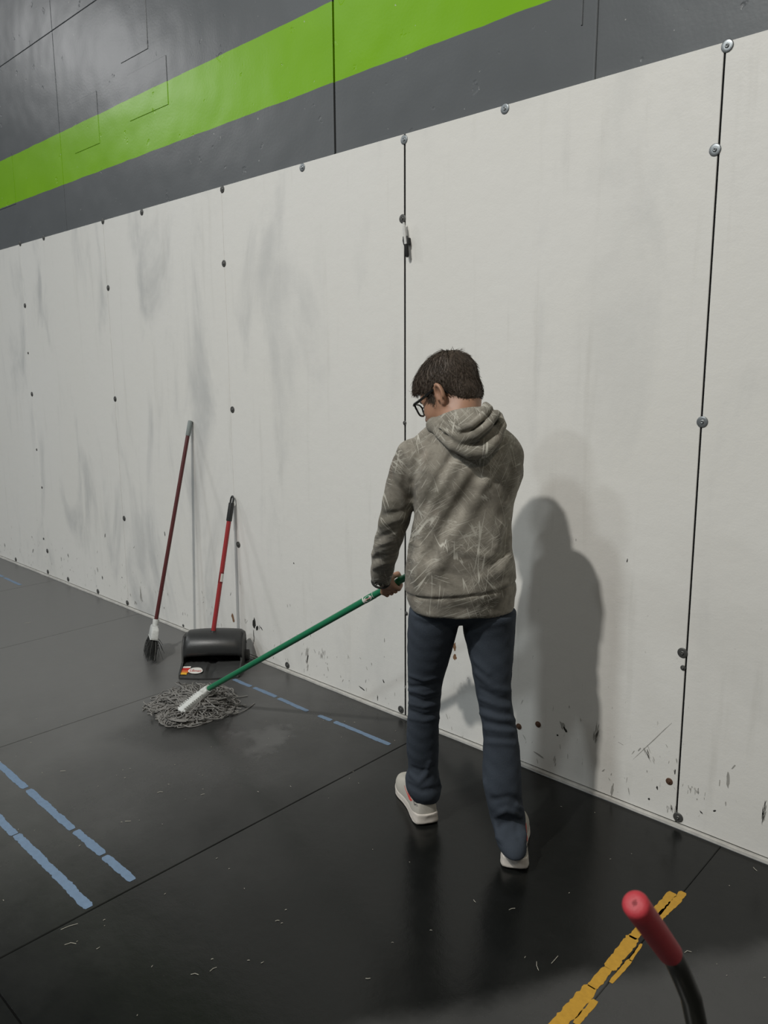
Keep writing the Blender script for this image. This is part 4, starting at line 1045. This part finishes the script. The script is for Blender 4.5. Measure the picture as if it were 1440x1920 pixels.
# red handle with black grip and hanging hole
h_bot = pp(.150, .165, .186); h_top = on_wall(436, 930, -.016); ha = norm(h_top - h_bot); Lh = np.linalg.norm(h_top - h_bot)
mb = MB(); mb.tube([h_bot - ha * .01, h_top - ha * .11], .0120, 16); red = mb.build('handle', M['red'], pan)
mb = MB(); mb.tube([h_bot - ha * .035, h_bot - ha * .01, h_bot + ha * .012], [.024, .019, .0155], 16); mb.build('handle_socket', M['blackpl'], pan)
gs = norm(np.cross(ha, np.array([0, 1., 0]))); gn = np.cross(gs, ha)
mb = MB(); mb.tube([h_top - ha * .135, h_top - ha * .13, h_top - ha * .05, h_top - ha * .038], [.0140, .0155, .0150, .0150], 16)
for s_ in (-1, 1):
    mb.tube([h_top - ha * .045 + gs * s_ * .010, h_top - ha * .026 + gs * s_ * .0115, h_top - ha * .010 + gs * s_ * .0095, h_top - ha * .002 + gs * s_ * .004, h_top - ha * .0005], [.0052, .005, .0048, .0045, .0045], 8)
mb.build('grip', M['blackpl'], pan)
for k, t in enumerate(np.linspace(.060, .120, 7)):
    pass
mb = MB(); t0 = h_bot + ha * (Lh * .40); tcn = norm(CAM - t0); tcn = norm(tcn - ha * (tcn @ ha)); tsn = np.cross(ha, tcn)
def hpatch(u0, u1, w0, w1, r): 
    vs = [t0 + ha * (u0 + (u1 - u0) * i / 4) + (tcn * math.cos((w0 + (w1 - w0) * j / 8) / r) + tsn * math.sin((w0 + (w1 - w0) * j / 8) / r)) * r for i in range(5) for j in range(9)]
    return vs, [(i * 9 + j, i * 9 + j + 1, (i + 1) * 9 + j + 1, (i + 1) * 9 + j) for i in range(4) for j in range(8)]
mb.add(*hpatch(-.03, .03, -.034, .034, .0124)); mb.build('sticker', M['maroon'], red)
mb = MB(); mb.add(*hpatch(-.02, .022, -.002, .015, .0127)); mb.build('sticker', M['label_w'], red)
# printed label on the left of the tray
def traypt(x, y, up=.0016):
    z = np.interp(y, [a for a, b in prof], [b for a, b in prof]); fr = .016 * math.sin(math.pi * x / PWD) if y < .05 else .016 * math.sin(math.pi * x / PWD) * max(0, 1 - (y - .05) / .012)
    return pp(x, y - fr, z + .0028 + up)
def quad_lab(x0, x1, y0, y1, mat, up):
    mb = MB(); n = 6; mb.add([traypt(x0 + (x1 - x0) * i / n, y, up) for y in (y0, y1) for i in range(n + 1)], [(i, i + 1, n + 2 + i, n + 1 + i) for i in range(n)])
    o = mb.build('label', mat, pan, smooth=False); return o
quad_lab(.006, .046, .064, .078, M['label_w'], .0020); quad_lab(.004, .044, .046, .064, M['label_r'], .0020); quad_lab(.004, .042, .030, .046, M['label_o'], .0022); quad_lab(.003, .036, .014, .030, M['label_y'], .0022)
mb = MB(); n = 20; ov = [traypt(.076 + .038 * math.cos(2 * math.pi * j / n), .044 + .021 * math.sin(2 * math.pi * j / n), .003) for j in range(n)]
mb.add([traypt(.076, .044, .003)] + ov, [(0, 1 + j, 1 + (j + 1) % n) for j in range(n)]); mb.build('label', M['label_w'], pan, smooth=False)
tv, tf = mesh_text('Libman', .021); mb = MB(); mb.add([traypt(.076 + x, .044 + y * 1.2, .0042) for x, y, z in tv], tf); mb.build('label_lettering', M['label_r'], pan, smooth=False)

# ------------------------------------------------------------------ marker held by a clip on the panel seam
M['clip'] = simple('matte_black_clip', (.010, .010, .010), .5, .4); M['marker_body'] = simple('marker_white', (.60, .60, .58), .4, .4)
ka, kb = on_wall(757, 417, -.020), on_wall(764, 482, -.020); kd = norm(kb - ka); kl = np.linalg.norm(kb - ka)
mk = empty('marker_pen', (float(ka[0]), -.018, float(kb[2]))); tag(mk, 'white and black marker pen clipped to the seam between the white panels', 'marker')
mb = MB(); mb.tube([ka, ka + kd * .012, ka + kd * .014, ka + kd * kl * .66], [.0045, .0048, .0068, .0072], 14); mb.build('barrel', M['marker_body'], mk)
mb = MB(); mb.tube([ka + kd * kl * .63, ka + kd * kl * .94, ka + kd * kl], [.0088, .0080, .0055], 14); mb.build('cap', M['clip'], mk)
kx = np.array([1., 0, 0])
mb = MB()
for s_ in (-1, 1): mb.tube([ka + kd * kl * .40 + kx * s_ * .0085, ka + kd * kl * .52 + kx * s_ * .0105, ka + kd * kl * .64 + kx * s_ * .009], [.0035, .0045, .0038], 8)
mb.box((-.010, -.004, -.012), (.010, .0188, .012), (kx, np.array([0, 1., 0]), kd), ka + kd * kl * .53 + np.array([0, .008, 0]))
mb.build('clip', M['clip'], mk)

# ------------------------------------------------------------------ bent steel bar with a red grip, close to the viewer
M['gripred'] = simple('red_rubber_grip', (.36, .030, .040), .55, .4, 0, .12, 60, .2, 260); M['blacksteel'] = simple('black_painted_steel', (.010, .0105, .008), .30, .5)
g0_ = at_depth(1190, 1693, .955); g1_ = at_depth(1256, 1786, 1.070); gd = norm(g1_ - g0_)
g2_ = at_depth(1291, 1848, 1.098); g3_ = at_depth(1307, 1925, 1.108)
dn = norm(g3_ - g2_); foot = g3_ + dn * ((.012 - g3_[2]) / dn[2])
bar = empty('bent_bar', (float(foot[0]), float(foot[1]), 0.0)); tag(bar, 'bent black steel bar with a red rubber grip in the near corner', 'handlebar')
gr_ = .0172
prof_ = [(0.0, .0034), (.0000, .0050), (.0004, .0105), (.0022, .0145), (.0060, gr_), (.030, gr_ * 1.0), (.10, gr_), (np.linalg.norm(g1_ - g0_), gr_ * .98), (np.linalg.norm(g1_ - g0_) + .002, .0125)]
mb = MB(); mb.tube([g0_ + gd * .022, g0_ + gd * .001] + [g0_ + gd * t for t, r in prof_], [.0030, .0032] + [r for t, r in prof_], 28, cap=False); mb.build('grip', M['gripred'], bar)
mb = MB(); mb.tube([g0_ + gd * .0008, g0_ + gd * .0215], .0034, 12); mb.build('hole_shade_plug', M['void'], bar)  # black plug painting the shade inside the grip's end hole
pts = [g0_ + gd * .03, g1_]
for t in np.linspace(0, 1, 10): pts.append((1 - t)**2 * (g1_ + gd * .012) + 2 * t * (1 - t) * (g1_ + gd * .045) + t * t * (g2_ + dn * .02))
pts += [g2_ + dn * .10, g3_ + dn * .2, foot]
mb = MB(); mb.tube(pts, .0150, 20); mb.build('tube', M['blacksteel'], bar)
mb = MB(); mb.box((-.05, -.05, 0), (.05, .05, .012), (np.array([1., 0, 0]), np.array([0, 1., 0]), EZ), (foot[0], foot[1], 0)); mb.build('foot_plate', M['blacksteel'], bar, bevel=.003)

# ------------------------------------------------------------------ straw bits and crumbs on the floor
M['crumb'] = simple('pale_crumbs', (.42, .40, .34), .8, .2, 0, .3, 300)
mb = MB(); rs = np.random.default_rng(21)
def bit(x, y, L, a, r=.0007):
    c_, s_ = math.cos(a), math.sin(a); b_ = rs.normal(0, .10) * L
    mb.tube([(x - c_ * L / 2, y - s_ * L / 2, .0012), (x - s_ * b_ , y + c_ * b_, .0022), (x + c_ * L / 2, y + s_ * L / 2, .0012)], r, 4)
for px, py, L, a in ((130, 1738, .045, .6), (132, 1771, .03, .2), (184, 1778, .010, .9), (300, 1486, .02, .3), (228, 1542, .006, 0), (655, 1460, .008, 1.5), (118, 1446, .02, .2), (240, 1540, .02, .1), (1040, 1800, .035, .9), (1008, 1812, .03, 1.6), (808, 1745, .006, 0),
                     (960, 1705, .02, .4), (492, 1805, .008, .7), (690, 1835, .012, .1), (365, 1828, .02, 0), (400, 1818, .02, .8), (1290, 1786, .02, .2), (1416, 1630, .018, 1.8), (52, 1168, .035, .5), (890, 1690, .012, 2), (520, 1727, .012, .2), (545, 1475, .008, 2.2), (1260, 1824, .012, .2), (380, 1490, .014, .5)):
    q_ = on_floor(px, py); bit(q_[0], q_[1], L, a + .7)
for _ in range(170):
    x, y = rs.uniform(-2.6, .9), rs.uniform(-2.2, -.1)
    if -2.35 < x < -1.75 and -.95 < y < -.2: continue
    if -2.62 < x < -2.2 and y > -.5: continue
    if -.95 < x < -.10 and -.72 < y < -.18 or x > .45: continue
    bit(x, y, rs.uniform(.002, .007), rs.uniform(0, 3.1), rs.uniform(.0004, .0009))
o = mb.build('floor_debris', M['crumb'], None); tag(o, 'tiny straw bits and pale crumbs scattered on the black mats', 'debris', kind='stuff')
